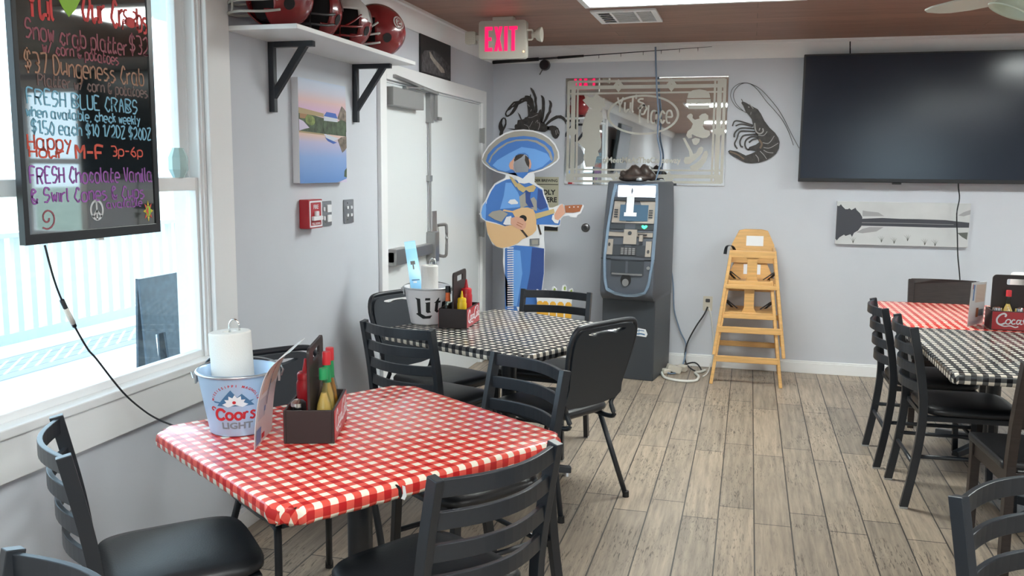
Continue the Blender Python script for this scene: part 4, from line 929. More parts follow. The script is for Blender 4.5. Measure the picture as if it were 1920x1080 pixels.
t2 = MB(); pc_ = cr3(1050, 722); t2.text('#MeetMeAtTheCauseway', .062, lambda u, v, h: FM(pc_[0]+u, pc_[1]+v, h), sx=.93, bold=.002)
at0(t2.build('tag_lettering', M['etch']), mi_)
FD = {}
def fpoly(nm, pts, s=4.694, ox=1210, oy=130): FD.setdefault(nm, MB()).poly([((MX0+(ox+x/s-1061)*kx), MZ1-((oy+y/s)-145)*hM/203) for x, y in pts], FM, .0006)
fpoly('etched_burger', [(388, 258), (395, 220), (430, 192), (490, 183), (550, 195), (580, 225), (585, 258)]); fpoly('etched_burger', [(383, 268), (590, 268), (592, 298), (383, 298)]); fpoly('etched_burger', [(392, 318), (585, 318), (575, 350), (405, 352)])
fpoly('etched_burger', [(395, 305), (420, 312), (445, 304), (470, 312), (500, 304), (530, 312), (560, 304), (582, 310), (582, 300), (395, 300)])
fpoly('etched_lobster', [(390, 420), (400, 400), (425, 390), (442, 405), (440, 430), (460, 445), (500, 435), (495, 415), (520, 395), (550, 390), (575, 410), (575, 440), (545, 460), (530, 500), (550, 530), (590, 540), (595, 575), (570, 600), (530, 605), (480, 590), (440, 570), (440, 600), (410, 608), (390, 580), (400, 545), (430, 520), (445, 480), (420, 450)])
fpoly('etched_lobster', [(438, 615), (470, 600), (510, 610), (505, 640), (480, 665), (455, 660)])
fpoly('etched_hot_dog', [(360, 605), (380, 600), (445, 715), (455, 740), (480, 735), (500, 690), (525, 675), (542, 690), (535, 730), (480, 790), (430, 830), (390, 830), (375, 805), (385, 770), (425, 765), (420, 720)])
fpoly('etched_hot_dog', [(430, 850), (470, 830), (520, 790), (550, 720), (575, 710), (585, 745), (570, 800), (530, 860), (470, 895), (440, 890)])
L7 = dict(s=4.694, ox=1050, oy=130)
fpoly('etched_crab', [(210, 265), (235, 250), (225, 225), (250, 220), (275, 240), (310, 235), (330, 215), (360, 225), (375, 250), (395, 255), (410, 250), (405, 290), (418, 300), (415, 330), (395, 325), (380, 370), (340, 345), (270, 330), (240, 300)], **L7)
fpoly('etched_shrimp', [(245, 390), (280, 340), (340, 340), (390, 380), (400, 440), (370, 490), (375, 560), (390, 640), (385, 690), (360, 720), (375, 760), (350, 770), (330, 860), (250, 865), (230, 780), (240, 700), (170, 640), (215, 590), (215, 480), (230, 430)], **L7)
for nm, b in FD.items(): at0(b.build(nm, M['etch']), mi_)

# television
TX0, TX1, TZ0, TZ1 = 0.3481-.004, 2.03, 1.4698, 2.3927
tv = thing('television', 'large black flat television mounted on the back wall', 'television', ((TX0+TX1)/2, YB, TZ0))
at0(MB().b2((TX0, 7.035, TZ0), (TX1, 7.085, TZ1)).build('tv_body', M['tv_body'], bevel=.004), tv)
at0(MB().b2((TX0+.012, 7.031, TZ0+.028), (TX1-.012, 7.036, TZ1-.012)).build('tv_screen', M['tv_screen']), tv)
at0(MB().b2((TX0+.4, 7.085, TZ0+.2), (TX1-.4, YB-.001, TZ1-.2)).build('wall_mount', M['black']), tv)
at0(MB().b2((1.009-.012, 7.036, TZ0-.012), (1.0593, 7.06, TZ0)).build('sensor_nub', M['tv_body'], bevel=.003), tv)
def cable(name, label, pts, r, m):
    t = thing(name, label, 'cable', tuple(pts[0])); return at0(MB().tube(crom([tuple(p) for p in pts], 5), r, 7).build('wire', M[m], smooth=True), t)
cable('tv_cable', 'short black cable from the ceiling to the top of the television', [(0.6568, 7.07, 2.4807), (0.6583, 7.06, 2.4342), (0.665, 7.1, 2.3862), (0.6723, 7.12, 2.2894)], .0045, 'cord_k')
cable('tv_cable', 'black cable hanging below the television across the lake picture', [(1.4517, 7.118, 1.4923), (1.4516, 7.1, 1.4391), (1.4546, 7.055, 1.3639), (1.4434, 7.05, 1.2572), (1.4573, 7.05, 1.1042), (1.4734, 7.06, 0.9496), (1.5079, 7.1, 0.7715), (1.5383, 7.14, 0.5506)], .0045, 'cord_k')
# second television on the left wall, beyond the frame, seen in the mirror
t2v = thing('television', 'black television tilted out from the left wall, seen only in the mirror', 'television', (XL, .45, 1.50))
o = MB().box((.13, 0, .36), (.05, 1.26, .72), (0, R(8), 0)).build('tv_body', M['tv_body'], t2v, bevel=.004)
MB().box((.158, 0, .364), (.004, 1.23, .68), (0, R(8), 0)).build('tv_screen', M['tv_screen'], t2v)
MB().b2((.001, -.15, .2), (.11, .15, .5)).build('wall_mount', M['black'], t2v)
# black and white lake picture
LX0, LX1, LZ0, LZ1 = .634, 1.545, 1.008, 1.328; LY = YB-.035
lk_ = thing('canvas_print', 'wide black and white canvas of a lake under the television', 'picture', ((LX0+LX1)/2, YB, LZ0))
at0(MB().b2((LX0, LY, LZ0), (LX1, YB-.001, LZ1)).build('canvas_edge', M['card'], bevel=.002), lk_)
im = MB(); fk = BK(LY); sx_, sz_ = (LX1-LX0)/1500, (LZ1-LZ0)/480
def kp(pts, mi, o): im.poly([(LX0+(x-170)*sx_, LZ1-(y-100-(x-170)*.0235)*sz_) for x, y in pts], fk, .0003, o, mi)
kp([(172, 102), (1672, 137), (1668, 610), (172, 575)], 0, .0002)
kp([(470, 205), (520, 215), (650, 228), (720, 270), (470, 270)], 1, .0006); kp([(1540, 265), (1600, 230), (1672, 205), (1672, 255), (1600, 275)], 1, .0006)
kp([(410, 450), (480, 410), (560, 390), (720, 392), (640, 440), (480, 460)], 1, .0006)
kp([(460, 298), (700, 290), (900, 300), (1100, 304), (1400, 315), (1668, 345), (1668, 398), (1350, 398), (900, 385), (460, 375)], 2, .0010)
kp([(460, 338), (900, 346), (1500, 362), (1500, 367), (900, 352), (460, 344)], 3, .0014)
kp([(172, 150), (195, 155), (215, 135), (235, 160), (270, 190), (300, 190), (315, 180), (340, 200), (385, 175), (400, 200), (440, 235), (470, 280), (470, 320), (465, 380), (430, 430), (385, 455), (365, 500), (345, 470), (290, 490), (270, 475), (220, 505), (190, 540), (172, 520)], 2, .0018)
kp([(1545, 455), (1660, 450), (1655, 530), (1600, 500)], 4, .0012)
for bx, by in ((380, 570), (705, 560), (850, 575), (1000, 545), (1195, 590), (1310, 600)):
    for k in range(4):
        a_ = (-.5+.33*k)*1.1; p = [(bx, by), (bx+30*math.sin(a_), by-45*math.cos(a_)), (bx+75*math.sin(a_)-8, by-75*math.cos(a_))]
        im.stroke([(LX0+(x-170)*sx_, LZ1-(y-100-(x-170)*.0235)*sz_) for x, y in p], fk, .0035, .0003, .0012, True, 4, True)
at0(im.build('printed_lake', [mat('print_pale_grey', (.60, .62, .63), .5, noise=.06, nscale=5), mat('print_mid_grey', (.36, .36, .38), .5), mat('print_charcoal', (.055, .06, .075), .5), mat('print_soft_grey', (.28, .29, .30), .5), mat('print_dark_grey', (.12, .13, .12), .5)]), lk_)

# poster behind the cardboard figure
po = thing('poster', 'tan poster with black lettering partly hidden behind the cardboard musician', 'poster', (-1.5691, 7.15, 1.046)); po.location.y = YB
PX0, PX1, PZ0, PZ1 = -1.80, -1.4972, 1.0428, 1.483
at0(MB().b2((PX0, YB-.004, PZ0), (PX1, YB-.001, PZ1)).build('poster_sheet', M['tan']), po)
pp = MB(); fp = BK(YB-.004)
pb_ = MB().b2((PX0, YB-.0046, PZ1-.063), (PX1-.003, YB-.004, PZ1-.057)); pb_.b2((PX0, YB-.0046, PZ0+.006), (PX1-.002, YB-.004, PZ0+.04))
for nm, txt, sz, x_, z_, bo_ in (('brewery_lettering', 'CINDER BREWING', .030, .008, .030, .0008), ('upper_lettering', 'FRIENDLY', .055, .028, .125, .002), ('lower_lettering', 'HERE', .055, .012, .185, .002)):
    at0(MB().text(txt, sz, lambda u, v, h: fp(PX1-x_+u, PZ1-z_+v, h), align='RIGHT', bold=bo_).build(nm, M['ink']), po)
at0(pb_.build('printed_bands', M['ink']), po)
# round lock cylinder in the wall
lk2 = thing('round_lock', 'round metal lock set in the wall left of the cash machine', 'lock', (-1.2699, 7.15, 1.0796)); lk2.location.y = YB
c = (-1.2699, 7.15, 1.0796)
at0(MB().lathe([(0, -.014), (.026, -.014), (.034, -.008), (.036, 0)], tuple(c), 24, 0, 'Y', False).build('lock_ring', M['dsteel'], smooth='auto'), lk2)
at0(MB().lathe([(0, -.019), (.014, -.019), (.016, -.013), (0, -.013)], tuple(c), 20, 0, 'Y', False).build('lock_core', M['dgrey'], smooth='auto'), lk2)
# outlet
ot = thing('wall_outlet', 'wall outlet with two plugs beside the wooden high chairs', 'outlet', (-0.2814, 7.15, 0.4479)); ot.location.y = YB
oc = (-0.2836, 7.15, 0.5074); ox, oz = oc[0], oc[2]
at0(MB().poly(rrect(ox-.036, oz-.058, ox+.036, oz+.058, .005), BK(YB), .006, .0005).build('cover_plate', M['plate_w'], bevel=.001), ot)
for s in (-1, 1): at0(MB().poly(rrect(ox-.017, oz-.014+s*.024, ox+.017, oz+.014+s*.024, .006), BK(YB-.006), .003).build('socket', M['dgrey'] if s > 0 else M['plate_w'], bevel=.001), ot)

# cardboard musician with the face cut out
SY = 6.62
FS = BK(SY)
st = thing('photo_standee', 'cardboard cutout of a blue suited guitar player with a sombrero and no face', 'standee', (-1.6341, SY, 0))
out = [(-1.9915, 1.6131), (-1.9753, 1.6592), (-1.9383, 1.7158), (-1.8793, 1.7722), (-1.806, 1.8141), (-1.7329, 1.8349), (-1.6601, 1.8403), (-1.5876, 1.8332), (-1.5153, 1.8102), (-1.4574, 1.7756), (-1.4138, 1.7307), (-1.3879, 1.6755), (-1.3836, 1.6271), (-1.3975, 1.6027), (-1.4472, 1.5676), (-1.5116, 1.5357), (-1.5766, 1.5176), (-1.569, 1.4931), (-1.5721, 1.4474), (-1.5464, 1.4267), (-1.5026, 1.4027), (-1.4948, 1.3606), (-1.4724, 1.3117), (-1.4571, 1.2592), (-1.4282, 1.2597), (-1.3853, 1.2781), (-1.3675, 1.289), (-1.3495, 1.2872), (-1.3349, 1.2756), (-1.2778, 1.2801), (-1.1997, 1.2872), (-1.1909, 1.2748), (-1.2126, 1.2219), (-1.2408, 1.2073), (-1.2476, 1.1897), (-1.2905, 1.1922), (-1.3051, 1.206), (-1.348, 1.1945), (-1.3656, 1.173)]
out += [(-1.3673, 1.1627), (-1.3708, 1.1258), (-1.3999, 1.1128), (-1.4924, 1.1212), (-1.4929, 1.0405), (-1.4859, 0.9582), (-1.4874, 0.759), (-1.5038, 0.591), (-1.5095, 0.5067)]
xr = out[-1][0]; xl = [(-1.7854, 0.4936)][0][0]
out += [(xr-.005, .0), (xl-.014, .0)]
out += [(-1.7871, 0.4935), (-1.8004, 0.747), (-1.8141, 0.8307), (-1.808, 0.94), (-1.8496, 0.9429), (-1.8976, 0.9707), (-1.9372, 1.0451), (-1.9551, 1.145), (-1.9901, 1.1692), (-2.006, 1.2023)]
out += [(-1.9996, 1.2091), (-1.9885, 1.2633), (-1.9549, 1.3069), (-1.9216, 1.3826), (-1.8846, 1.4329), (-1.8402, 1.4583), (-1.7996, 1.4765), (-1.7976, 1.5048), (-1.8629, 1.5184), (-1.9262, 1.5462), (-1.9749, 1.5848)]
hole = [(-1.7165, 1.6463), (-1.6728, 1.657), (-1.6363, 1.6501), (-1.6141, 1.6188), (-1.6135, 1.5698), (-1.6238, 1.5136), (-1.6416, 1.4712), (-1.6636, 1.4745), (-1.7004, 1.4917), (-1.7264, 1.5267), (-1.7378, 1.5759), (-1.7324, 1.6181)]
at0(MB().poly([out, hole], FS, .006).build('cardboard_panel', M['card']), st)
def lay(name, items, lvl, label=None):
    mb = MB(); ms = []
    for k, (m, loops) in enumerate(items):
        if m not in ms: ms.append(m)
        mb.poly(loops, FS, .0006, .006+.0005*lvl+.0007*k, ms.index(m))
    return at0(mb.build(name, [M[m] for m in ms]), st)
lay('printed_sombrero', [
 ('sand_g', [[(-1.9825, 1.6131), (-1.9641, 1.6593), (-1.9308, 1.7088), (-1.8719, 1.7616), (-1.8022, 1.8036), (-1.7328, 1.8245), (-1.66, 1.8299), (-1.5875, 1.8228), (-1.5187, 1.8012), (-1.4645, 1.7687), (-1.4223, 1.7238), (-1.3972, 1.672), (-1.3937, 1.6305), (-1.4048, 1.6096), (-1.4545, 1.5745), (-1.5153, 1.544), (-1.5767, 1.526), (-1.6057, 1.5208), (-1.7888, 1.512), (-1.8629, 1.5269), (-1.9188, 1.5533), (-1.9675, 1.5884)], hole]),
 ('suit', [[(-1.9526, 1.6027), (-1.938, 1.6523), (-1.8937, 1.7018), (-1.8349, 1.7476), (-1.769, 1.7792), (-1.6596, 1.7916), (-1.5726, 1.7826), (-1.5001, 1.7549), (-1.4421, 1.7099), (-1.4234, 1.6546), (-1.4264, 1.6199), (-1.4333, 1.6025), (-1.5118, 1.5496), (-1.5767, 1.5316), (-1.6057, 1.5243), (-1.7741, 1.5157), (-1.8555, 1.5312), (-1.9152, 1.5604)], hole]),
 ('sand_g', [[(-1.934, 1.5957), (-1.9119, 1.6454), (-1.8641, 1.6984), (-1.7907, 1.7442), (-1.7176, 1.7652), (-1.6303, 1.7687), (-1.5578, 1.7583), (-1.4925, 1.7237), (-1.4488, 1.6753), (-1.4323, 1.6268), (-1.437, 1.6059), (-1.4478, 1.6128), (-1.4629, 1.6613), (-1.4995, 1.7063), (-1.5648, 1.743), (-1.6302, 1.7569), (-1.7175, 1.7533), (-1.7833, 1.7337), (-1.8529, 1.6879), (-1.9008, 1.6419), (-1.9228, 1.5887)]]),
 ('suit_l', [[(-1.6733, 1.7094), (-1.5715, 1.6957), (-1.4773, 1.6613), (-1.4479, 1.6198), (-1.512, 1.5636), (-1.5768, 1.5386), (-1.6023, 1.5419), (-1.6029, 1.5979), (-1.6217, 1.6502), (-1.651, 1.6676), (-1.702, 1.6603), (-1.7382, 1.6181), (-1.7486, 1.5406), (-1.7963, 1.5261), (-1.8556, 1.5397), (-1.9003, 1.5712), (-1.8635, 1.6103), (-1.7753, 1.66)]])], 0)
lay('printed_face_edge', [('skin', [(-1.7709, 1.5686), (-1.7637, 1.5933), (-1.7419, 1.6145), (-1.7238, 1.6427), (-1.7308, 1.6111), (-1.7378, 1.5759), (-1.7301, 1.5302), (-1.7412, 1.5407), (-1.7596, 1.544)]), ('skin', [(-1.6141, 1.6223), (-1.6031, 1.6154), (-1.5955, 1.5839), (-1.5988, 1.5559), (-1.6132, 1.5418), (-1.6122, 1.5838)]),
 ('statue', [(-1.7309, 1.6146), (-1.7165, 1.6463), (-1.6837, 1.6569), (-1.6509, 1.655), (-1.6725, 1.6325), (-1.7016, 1.6148), (-1.7271, 1.6006)]), ('statue', [(-1.6435, 1.6501), (-1.6178, 1.6293), (-1.6101, 1.5908), (-1.6134, 1.5558), (-1.6318, 1.5767), (-1.6468, 1.6116)])], 8)
lay('printed_jacket', [
 ('suit', [(-1.9509, 1.2496), (-1.9436, 1.3036), (-1.9104, 1.3756), (-1.8771, 1.4224), (-1.829, 1.4478), (-1.7885, 1.466), (-1.7369, 1.4702), (-1.6705, 1.4427), (-1.6121, 1.4434), (-1.5535, 1.416), (-1.5097, 1.392), (-1.5019, 1.3535), (-1.4795, 1.3046), (-1.4606, 1.2485), (-1.4638, 1.2202), (-1.4418, 1.1995), (-1.42, 1.1929), (-1.3691, 1.1658), (-1.3722, 1.1375), (-1.4264, 1.1362), (-1.5207, 1.1304), (-1.7857, 1.1204), (-1.9466, 1.1526)]),
 ('suit', [(-1.9558, 1.2782), (-1.8261, 1.2806), (-1.4695, 1.2871), (-1.4562, 1.2384), (-1.4182, 1.2146), (-1.4259, 1.1736), (-1.3714, 1.1585), (-1.3751, 1.1298), (-1.4925, 1.1311), (-1.5346, 1.13), (-1.7389, 1.1251), (-1.799, 1.1112), (-1.8682, 1.1345), (-1.9552, 1.1533)]),
 ('suit_l', [(-1.9883, 1.2093), (-1.9772, 1.2599), (-1.9526, 1.2962), (-1.9493, 1.2389), (-1.9542, 1.1524), (-1.9806, 1.1734)]),
 ('suit_l', [(-1.7956, 1.4412), (-1.7514, 1.4417), (-1.6992, 1.3716), (-1.669, 1.2941), (-1.6834, 1.2583), (-1.8387, 1.2411), (-1.8097, 1.3415)]),
 ('suit_d', [(-1.5424, 1.4021), (-1.5096, 1.385), (-1.4944, 1.3325), (-1.468, 1.2625), (-1.5222, 1.2402), (-1.5516, 1.2609)]),
 ('sand_g', [(-1.6878, 1.3364), (-1.6405, 1.3725), (-1.6106, 1.3164), (-1.5744, 1.3382), (-1.5522, 1.3103), (-1.5476, 1.2326), (-1.5732, 1.2392), (-1.6101, 1.2739), (-1.6394, 1.2663), (-1.6759, 1.2443)]),
 ('suit_d', [(-1.6406, 1.3796), (-1.5968, 1.3802), (-1.6035, 1.3307), (-1.5734, 1.2605), (-1.61, 1.2598), (-1.636, 1.2947)]),
 ('card', [(-1.7335, 1.4984), (-1.7003, 1.4882), (-1.6635, 1.471), (-1.6346, 1.4994), (-1.6129, 1.5172), (-1.5765, 1.5141), (-1.5757, 1.4509), (-1.6121, 1.4434), (-1.6485, 1.4359), (-1.6925, 1.4424)]),
 ('gold', [(-1.7665, 1.491), (-1.7444, 1.4842), (-1.6998, 1.4353), (-1.7142, 1.4068), (-1.7478, 1.4559)]),
 ('gold', [(-1.7144, 1.4209), (-1.6925, 1.4424), (-1.6409, 1.4078), (-1.5755, 1.4298), (-1.5571, 1.4089), (-1.5749, 1.377), (-1.6113, 1.3729), (-1.6334, 1.3903), (-1.6551, 1.3687), (-1.692, 1.3894)]),
 ('sand_g', [(-1.9336, 1.1913), (-1.8991, 1.2211), (-1.8344, 1.2349), (-1.7739, 1.2071), (-1.7995, 1.1776), (-1.8251, 1.1438), (-1.877, 1.1593)]),
 ('card', [(-1.7759, 1.2922), (-1.7576, 1.3139), (-1.7208, 1.3181), (-1.6947, 1.2937), (-1.6983, 1.2829), (-1.7499, 1.2784)])], 0)
lay('printed_trousers', [
 ('suit', [(-1.7976, 0.9403), (-1.7117, 0.9679), (-1.6005, 0.963), (-1.49, 0.9498), (-1.4891, 0.7589), (-1.5107, 0.5907), (-1.518, 0.4979), (-1.7854, 0.4893), (-1.7978, 0.7471)]+[(xr-.012, .012), (xl-.004, .012)]),
 ('suit_l', [(-1.7372, 0.9338), (-1.677, 0.9273), (-1.658, 0.7524), (-1.6986, 0.4977), (-1.7332, 0.4961)]),
 ('suit_d', [(-1.5834, 0.9552), (-1.49, 0.9498), (-1.4908, 0.7588), (-1.5092, 0.6076), (-1.6223, 0.6279), (-1.5981, 0.7547)]),
 ('card', [(-1.7203, 0.9677), (-1.6012, 1.0293), (-1.4913, 1.0406), (-1.4902, 0.9622), (-1.6005, 0.963)])]+
 [('card', [(u0, v0) for u0, v0 in ((xl+.012+.0012*(15-k)*0, .455+.018*k), (xl+.062, .459+.018*k), (xl+.062, .467+.018*k), (xl+.012, .463+.018*k))]) for k in range(28)], 1)
lay('printed_guitar', [
 ('guitarw', [(-1.9508, 1.1434), (-1.8682, 1.1262), (-1.799, 1.1112), (-1.7218, 1.1255), (-1.7137, 1.1754), (-1.7397, 1.2161), (-1.8171, 1.2269), (-1.8086, 1.2395), (-1.7398, 1.2285), (-1.7057, 1.2416), (-1.6718, 1.2546), (-1.6208, 1.258), (-1.5783, 1.2441), (-1.5567, 1.2035), (-1.5518, 1.1461), (-1.551, 1.0885), (-1.5803, 1.0547), (-1.6183, 1.0329), (-1.6608, 1.0152), (-1.6947, 0.9851), (-1.7546, 0.9583), (-1.8236, 0.9437), (-1.8671, 0.9549), (-1.9064, 0.9956), (-1.9373, 1.0618)]),
 ('gold', [(-1.5653, 1.2115), (-1.4187, 1.2513), (-1.4099, 1.2189), (-1.5563, 1.1707)]),
 ('guitard', [(-1.3359, 1.2773), (-1.2697, 1.2826), (-1.1998, 1.2855), (-1.2194, 1.235), (-1.2687, 1.2259), (-1.3267, 1.2247)]),
 ('ink', ell(*[(-1.6564, 1.1725)][0], .030, .027, 24)),
 ('statue', [(-1.6786, 1.0893), (-1.6616, 1.0939), (-1.6141, 1.0372), (-1.6268, 1.0286)]), ('statue', [(-1.5431, 1.1298), (-1.5304, 1.1301), (-1.5083, 1.0566), (-1.521, 1.0521)]),
 ('card', [(-1.3026, 1.2699), (-1.2927, 1.27), (-1.2925, 1.2619), (-1.3024, 1.2617)]), ('card', [(-1.2696, 1.2721), (-1.2596, 1.2723), (-1.2595, 1.2642), (-1.2694, 1.264)]), ('card', [(-1.2382, 1.2735), (-1.2284, 1.2737), (-1.2282, 1.2656), (-1.2381, 1.2654)]),
 ('pewter', [(-1.6011, 1.021), (-1.5249, 1.0273), (-1.5242, 0.9736), (-1.6005, 0.9671)]), ('sand_g', [(-1.584, 1.0115), (-1.5349, 1.0146), (-1.5344, 0.9815), (-1.5836, 0.9784)])], 8)
lay('printed_strumming_hand', [
 ('card', [(-1.812, 1.1275), (-1.7866, 1.182), (-1.7481, 1.1912), (-1.7389, 1.1251), (-1.7904, 1.1197)]), ('skin', [(-1.7522, 1.1745), (-1.7052, 1.188), (-1.6539, 1.1726), (-1.628, 1.136), (-1.6361, 1.1028), (-1.6615, 1.0856), (-1.7044, 1.097), (-1.7518, 1.129)]),
 ('guitard', [(-1.7006, 1.1467), (-1.6534, 1.1272), (-1.6534, 1.123), (-1.7005, 1.1418)]), ('guitard', [(-1.7047, 1.1317), (-1.6617, 1.1088), (-1.6634, 1.1046), (-1.7064, 1.1267)])], 14)
lay('printed_fretting_hand', [('card', [(-1.4326, 1.1735), (-1.4264, 1.2063), (-1.4012, 1.1987), (-1.3757, 1.1666), (-1.3836, 1.1419), (-1.4088, 1.1454)]), ('skin', [(-1.4139, 1.2066), (-1.4017, 1.2313), (-1.3733, 1.2766), (-1.3527, 1.2892), (-1.344, 1.2691), (-1.3354, 1.2489), (-1.3308, 1.2205), (-1.3676, 1.1831), (-1.384, 1.1664), (-1.4092, 1.174)])], 14)
at0(MB().poly([(0, 0), (.22, 0), (.04, .6), (0, .6)], lambda u, v, h: Vector(((xl+xr)/2+h, SY+u+.0005, v)), .005).build('support_foot', M['card']), st)

# cardboard cut-out of bottles with lime wedges
BY = 6.58
bo = thing('bottle_standee', 'cardboard cutout of beer bottles with lime wedges behind the far chair', 'standee', (-1.383, BY, 0))
FBt = BK(BY)
def q_(x, y): return [(-1.8592, 0.8833)][0][0]+x/7.714*[(-1.8592, 0.8833), (-0.9965, 0.9119)][1][0]/210-x/7.714*[(-1.8592, 0.8833), (-0.9965, 0.9119)][0][0]/210, [(-1.8592, 0.8833)][0][1]-y/7.714*([(-1.8592, 0.8833), (-1.8555, 0.3026)][0][1]-[(-1.8592, 0.8833), (-1.8555, 0.3026)][1][1])/140
op = [q_(x, y) for x, y in ((595, 500), (610, 450), (635, 455), (650, 520), (690, 520), (700, 460), (735, 435), (770, 480), (785, 540), (830, 540), (832, 410), (860, 398), (900, 430), (915, 540), (950, 540), (985, 380), (1020, 368), (1045, 400), (1040, 530), (1060, 530), (1080, 430), (1120, 412), (1138, 440), (1125, 540), (1115, 720), (1100, 800))]
op += [(op[-1][0]-.01, 0), (op[0][0]+.015, 0)]+[q_(x, y) for x, y in ((625, 800), (620, 640))]
at0(MB().poly(op, FBt, .005).build('cardboard_panel', M['card']), bo)
at0(MB().poly([(0, 0), (.15, 0), (.03, .3), (0, .3)], lambda u, v, h: Vector(((op[0][0]+op[-5][0])/2+h, BY+u+.0005, v)), .005).build('support_foot', M['card']), bo)
for k, (tx_, ty_, bx_) in enumerate(((620, 455, 660), (737, 440, 740), (870, 405, 850), (1018, 375, 960), (1112, 418, 1075))):
    mb = MB(); o_ = .005+.0004*k
    mb.poly([q_(tx_-14, ty_+70), q_(tx_-16, ty_+35), q_(tx_, ty_+14), q_(tx_+16, ty_+32), q_(tx_+10, ty_+75)], FBt, .0005, o_+.0004, 0)
    mb.poly([q_(bx_-48, 740), q_(bx_-44, 640), q_(bx_-18, 615), q_(bx_+20, 615), q_(bx_+46, 645), q_(bx_+46, 740), q_(bx_+40, 1200), q_(bx_-40, 1200)], FBt, .0005, o_, 1)
    at0(mb.build('printed_bottle', [M['lime'], M['beer']]), bo)

# ------------------------------------------------------------------ cash machine
A0, A1 = Vector((-1.043, 6.56, 0)), Vector((-.622, 6.50, 0))
arz = math.atan2(A1.y-A0.y, A1.x-A0.x)
am = thing('cash_machine', 'grey freestanding cash machine with a lit header against the back wall', 'cash machine', ((A0.x+A1.x)/2, (A0.y+A1.y)/2, 0), arz)
W2 = .208; TOP = 1.462
MB().b2((-W2+.008, .012, 0), (W2-.008, .52, .66)).build('lower_cabinet', M['atm_d'], am, bevel=.006)
def yf(z):
    P_ = [(.58, .02), (.62, -.055), (.66, -.068), (.80, -.058), (.93, -.050), (1.10, -.015), (1.30, .028), (1.40, .040), (1.47, .045)]
    if z <= P_[0][0]: return P_[0][1]
    for (a, b), (c, d) in zip(P_, P_[1:]):
        if z <= c: t = (z-a)/(c-a); return b+(d-b)*t
    return P_[-1][1]
def hw(z): return W2-(.012 if z > 1.2 else 0)*(z-1.2)/.26-(0 if z > .70 else (.70-z)*.02)
hb = MB(); zs = [.60, .63, .66, .72, .80, .88, .93, .96, 1.05, 1.15, 1.25, 1.35, 1.42, 1.45]; rows = []
for z in zs:
    h_ = hw(z); y0 = yf(z); rows.append([(-h_, .50, z), (-h_, y0+.035, z), (-h_+.012, y0+.006, z), (-h_+.05, y0, z), (0, y0-.012, z), (h_-.05, y0, z), (h_-.012, y0+.006, z), (h_, y0+.035, z), (h_, .50, z)])
rows.append([(p[0]*.96, max(p[1], .06), TOP) if p[1] < .4 else (p[0]*.96, p[1]-.01, TOP) for p in rows[-1]])
n_ = len(rows[0]); hb.add([p for r in rows for p in r], [(i*n_+j, i*n_+(j+1) % n_, (i+1)*n_+(j+1) % n_, (i+1)*n_+j) for i in range(len(rows)-1) for j in range(n_)]+[tuple(range(n_-1, -1, -1)), tuple((len(rows)-1)*n_+j for j in range(n_))])
hsg = hb.build('upper_housing', M['atm'], am, smooth='auto')
def fa_(u, v, h):                       # crop coordinates of the front -> surface of the housing
    x = (u-200)*.00155; z = 1.462-(v-50)*.00152
    k = min(1, abs(x)/(hw(z)-.012)); return Vector((x, yf(z)-.012*(1-k*k)-.001-h, z))
def dense(pts, n=6):
    o = []
    for i in range(len(pts)):
        a, b = pts[i], pts[(i+1) % len(pts)]
        for k in range(n): o.append((a[0]+(b[0]-a[0])*k/n, a[1]+(b[1]-a[1])*k/n))
    return o
def fp_(name, m, loops, th, off=0.0, par=None, label=None, n=6):
    if not isinstance(loops[0][0], tuple): loops = [loops]
    o = MB().poly([dense(l, n) for l in loops], fa_, th, off).build(name, M[m], par or hsg)
    return lab(o, label) if label else o
def fr_(x0, y0, x1, y1): return [(x0, y1), (x1, y1), (x1, y0), (x0, y0)]
fp_('fascia_rim', 'atm_r', [[(116, 60), (104, 120), (92, 250), (86, 420), (92, 520), (104, 568), (150, 590), (200, 597), (255, 593), (298, 578), (314, 540), (330, 420), (330, 250), (326, 120), (322, 60)],
    [(128, 66), (118, 120), (106, 250), (99, 420), (104, 510), (114, 556), (152, 576), (200, 583), (252, 579), (290, 566), (304, 530), (317, 420), (318, 250), (315, 120), (312, 66)]], .014, 0)
lit = fp_('lit_header', 'lit', fr_(134, 70, 311, 122), .004, .001, label='glowing white header panel')
fp_('header_trim', 'atm_d', fr_(118, 124, 315, 140), .012)
sb_ = fp_('screen_bezel', 'atm_b', [(112, 246), (315, 246), (316, 142), (120, 142)], .004)
fp_('display_screen', 'screen', fr_(150, 160, 284, 236), .003, .004)
for k in range(4):
    for xx in (122, 288): fp_('screen_button', 'atm_d', fr_(xx, 182+k*11, xx+18, 188+k*11), .004, .004)
fp_('indicator_strip', 'atm_d', fr_(108, 252, 314, 276), .004); 
fp_('heart_light', 'glow_g', [(258, 258), (265, 254), (272, 258), (279, 254), (287, 258), (282, 267), (272, 273), (262, 267)], .002, .004, label='small green lit heart', n=1)
fp_('upper_tray', 'atm_b', fr_(102, 290, 314, 310), .008)
fp_('speaker_block', 'atm_b', fr_(178, 276, 240, 345), .010)
fp_('jack_plug', 'atm_d', ell(207, 293, 9, 9, 16), .004, .010, n=1)
fp_('card_slot', 'atm_b', fr_(256, 300, 272, 330), .020, .008); fp_('card_slot_mouth', 'ink', fr_(246, 296, 288, 302), .012, .008)
fp_('keypad_bay', 'atm_d', fr_(124, 350, 284, 402), .002)
kp_ = fp_('keypad', 'dgrey', fr_(166, 360, 242, 397), .004, .002)
for a in range(4):
    for b in range(4): fp_('key', 'steel', fr_(170+a*18, 363+b*8.4, 183+a*18, 369+b*8.4), .003, .006, n=1)
fp_('receipt_slot', 'atm_b', fr_(98, 325, 128, 398), .006); fp_('cash_label', 'atm_b', fr_(286, 330, 312, 402), .006)
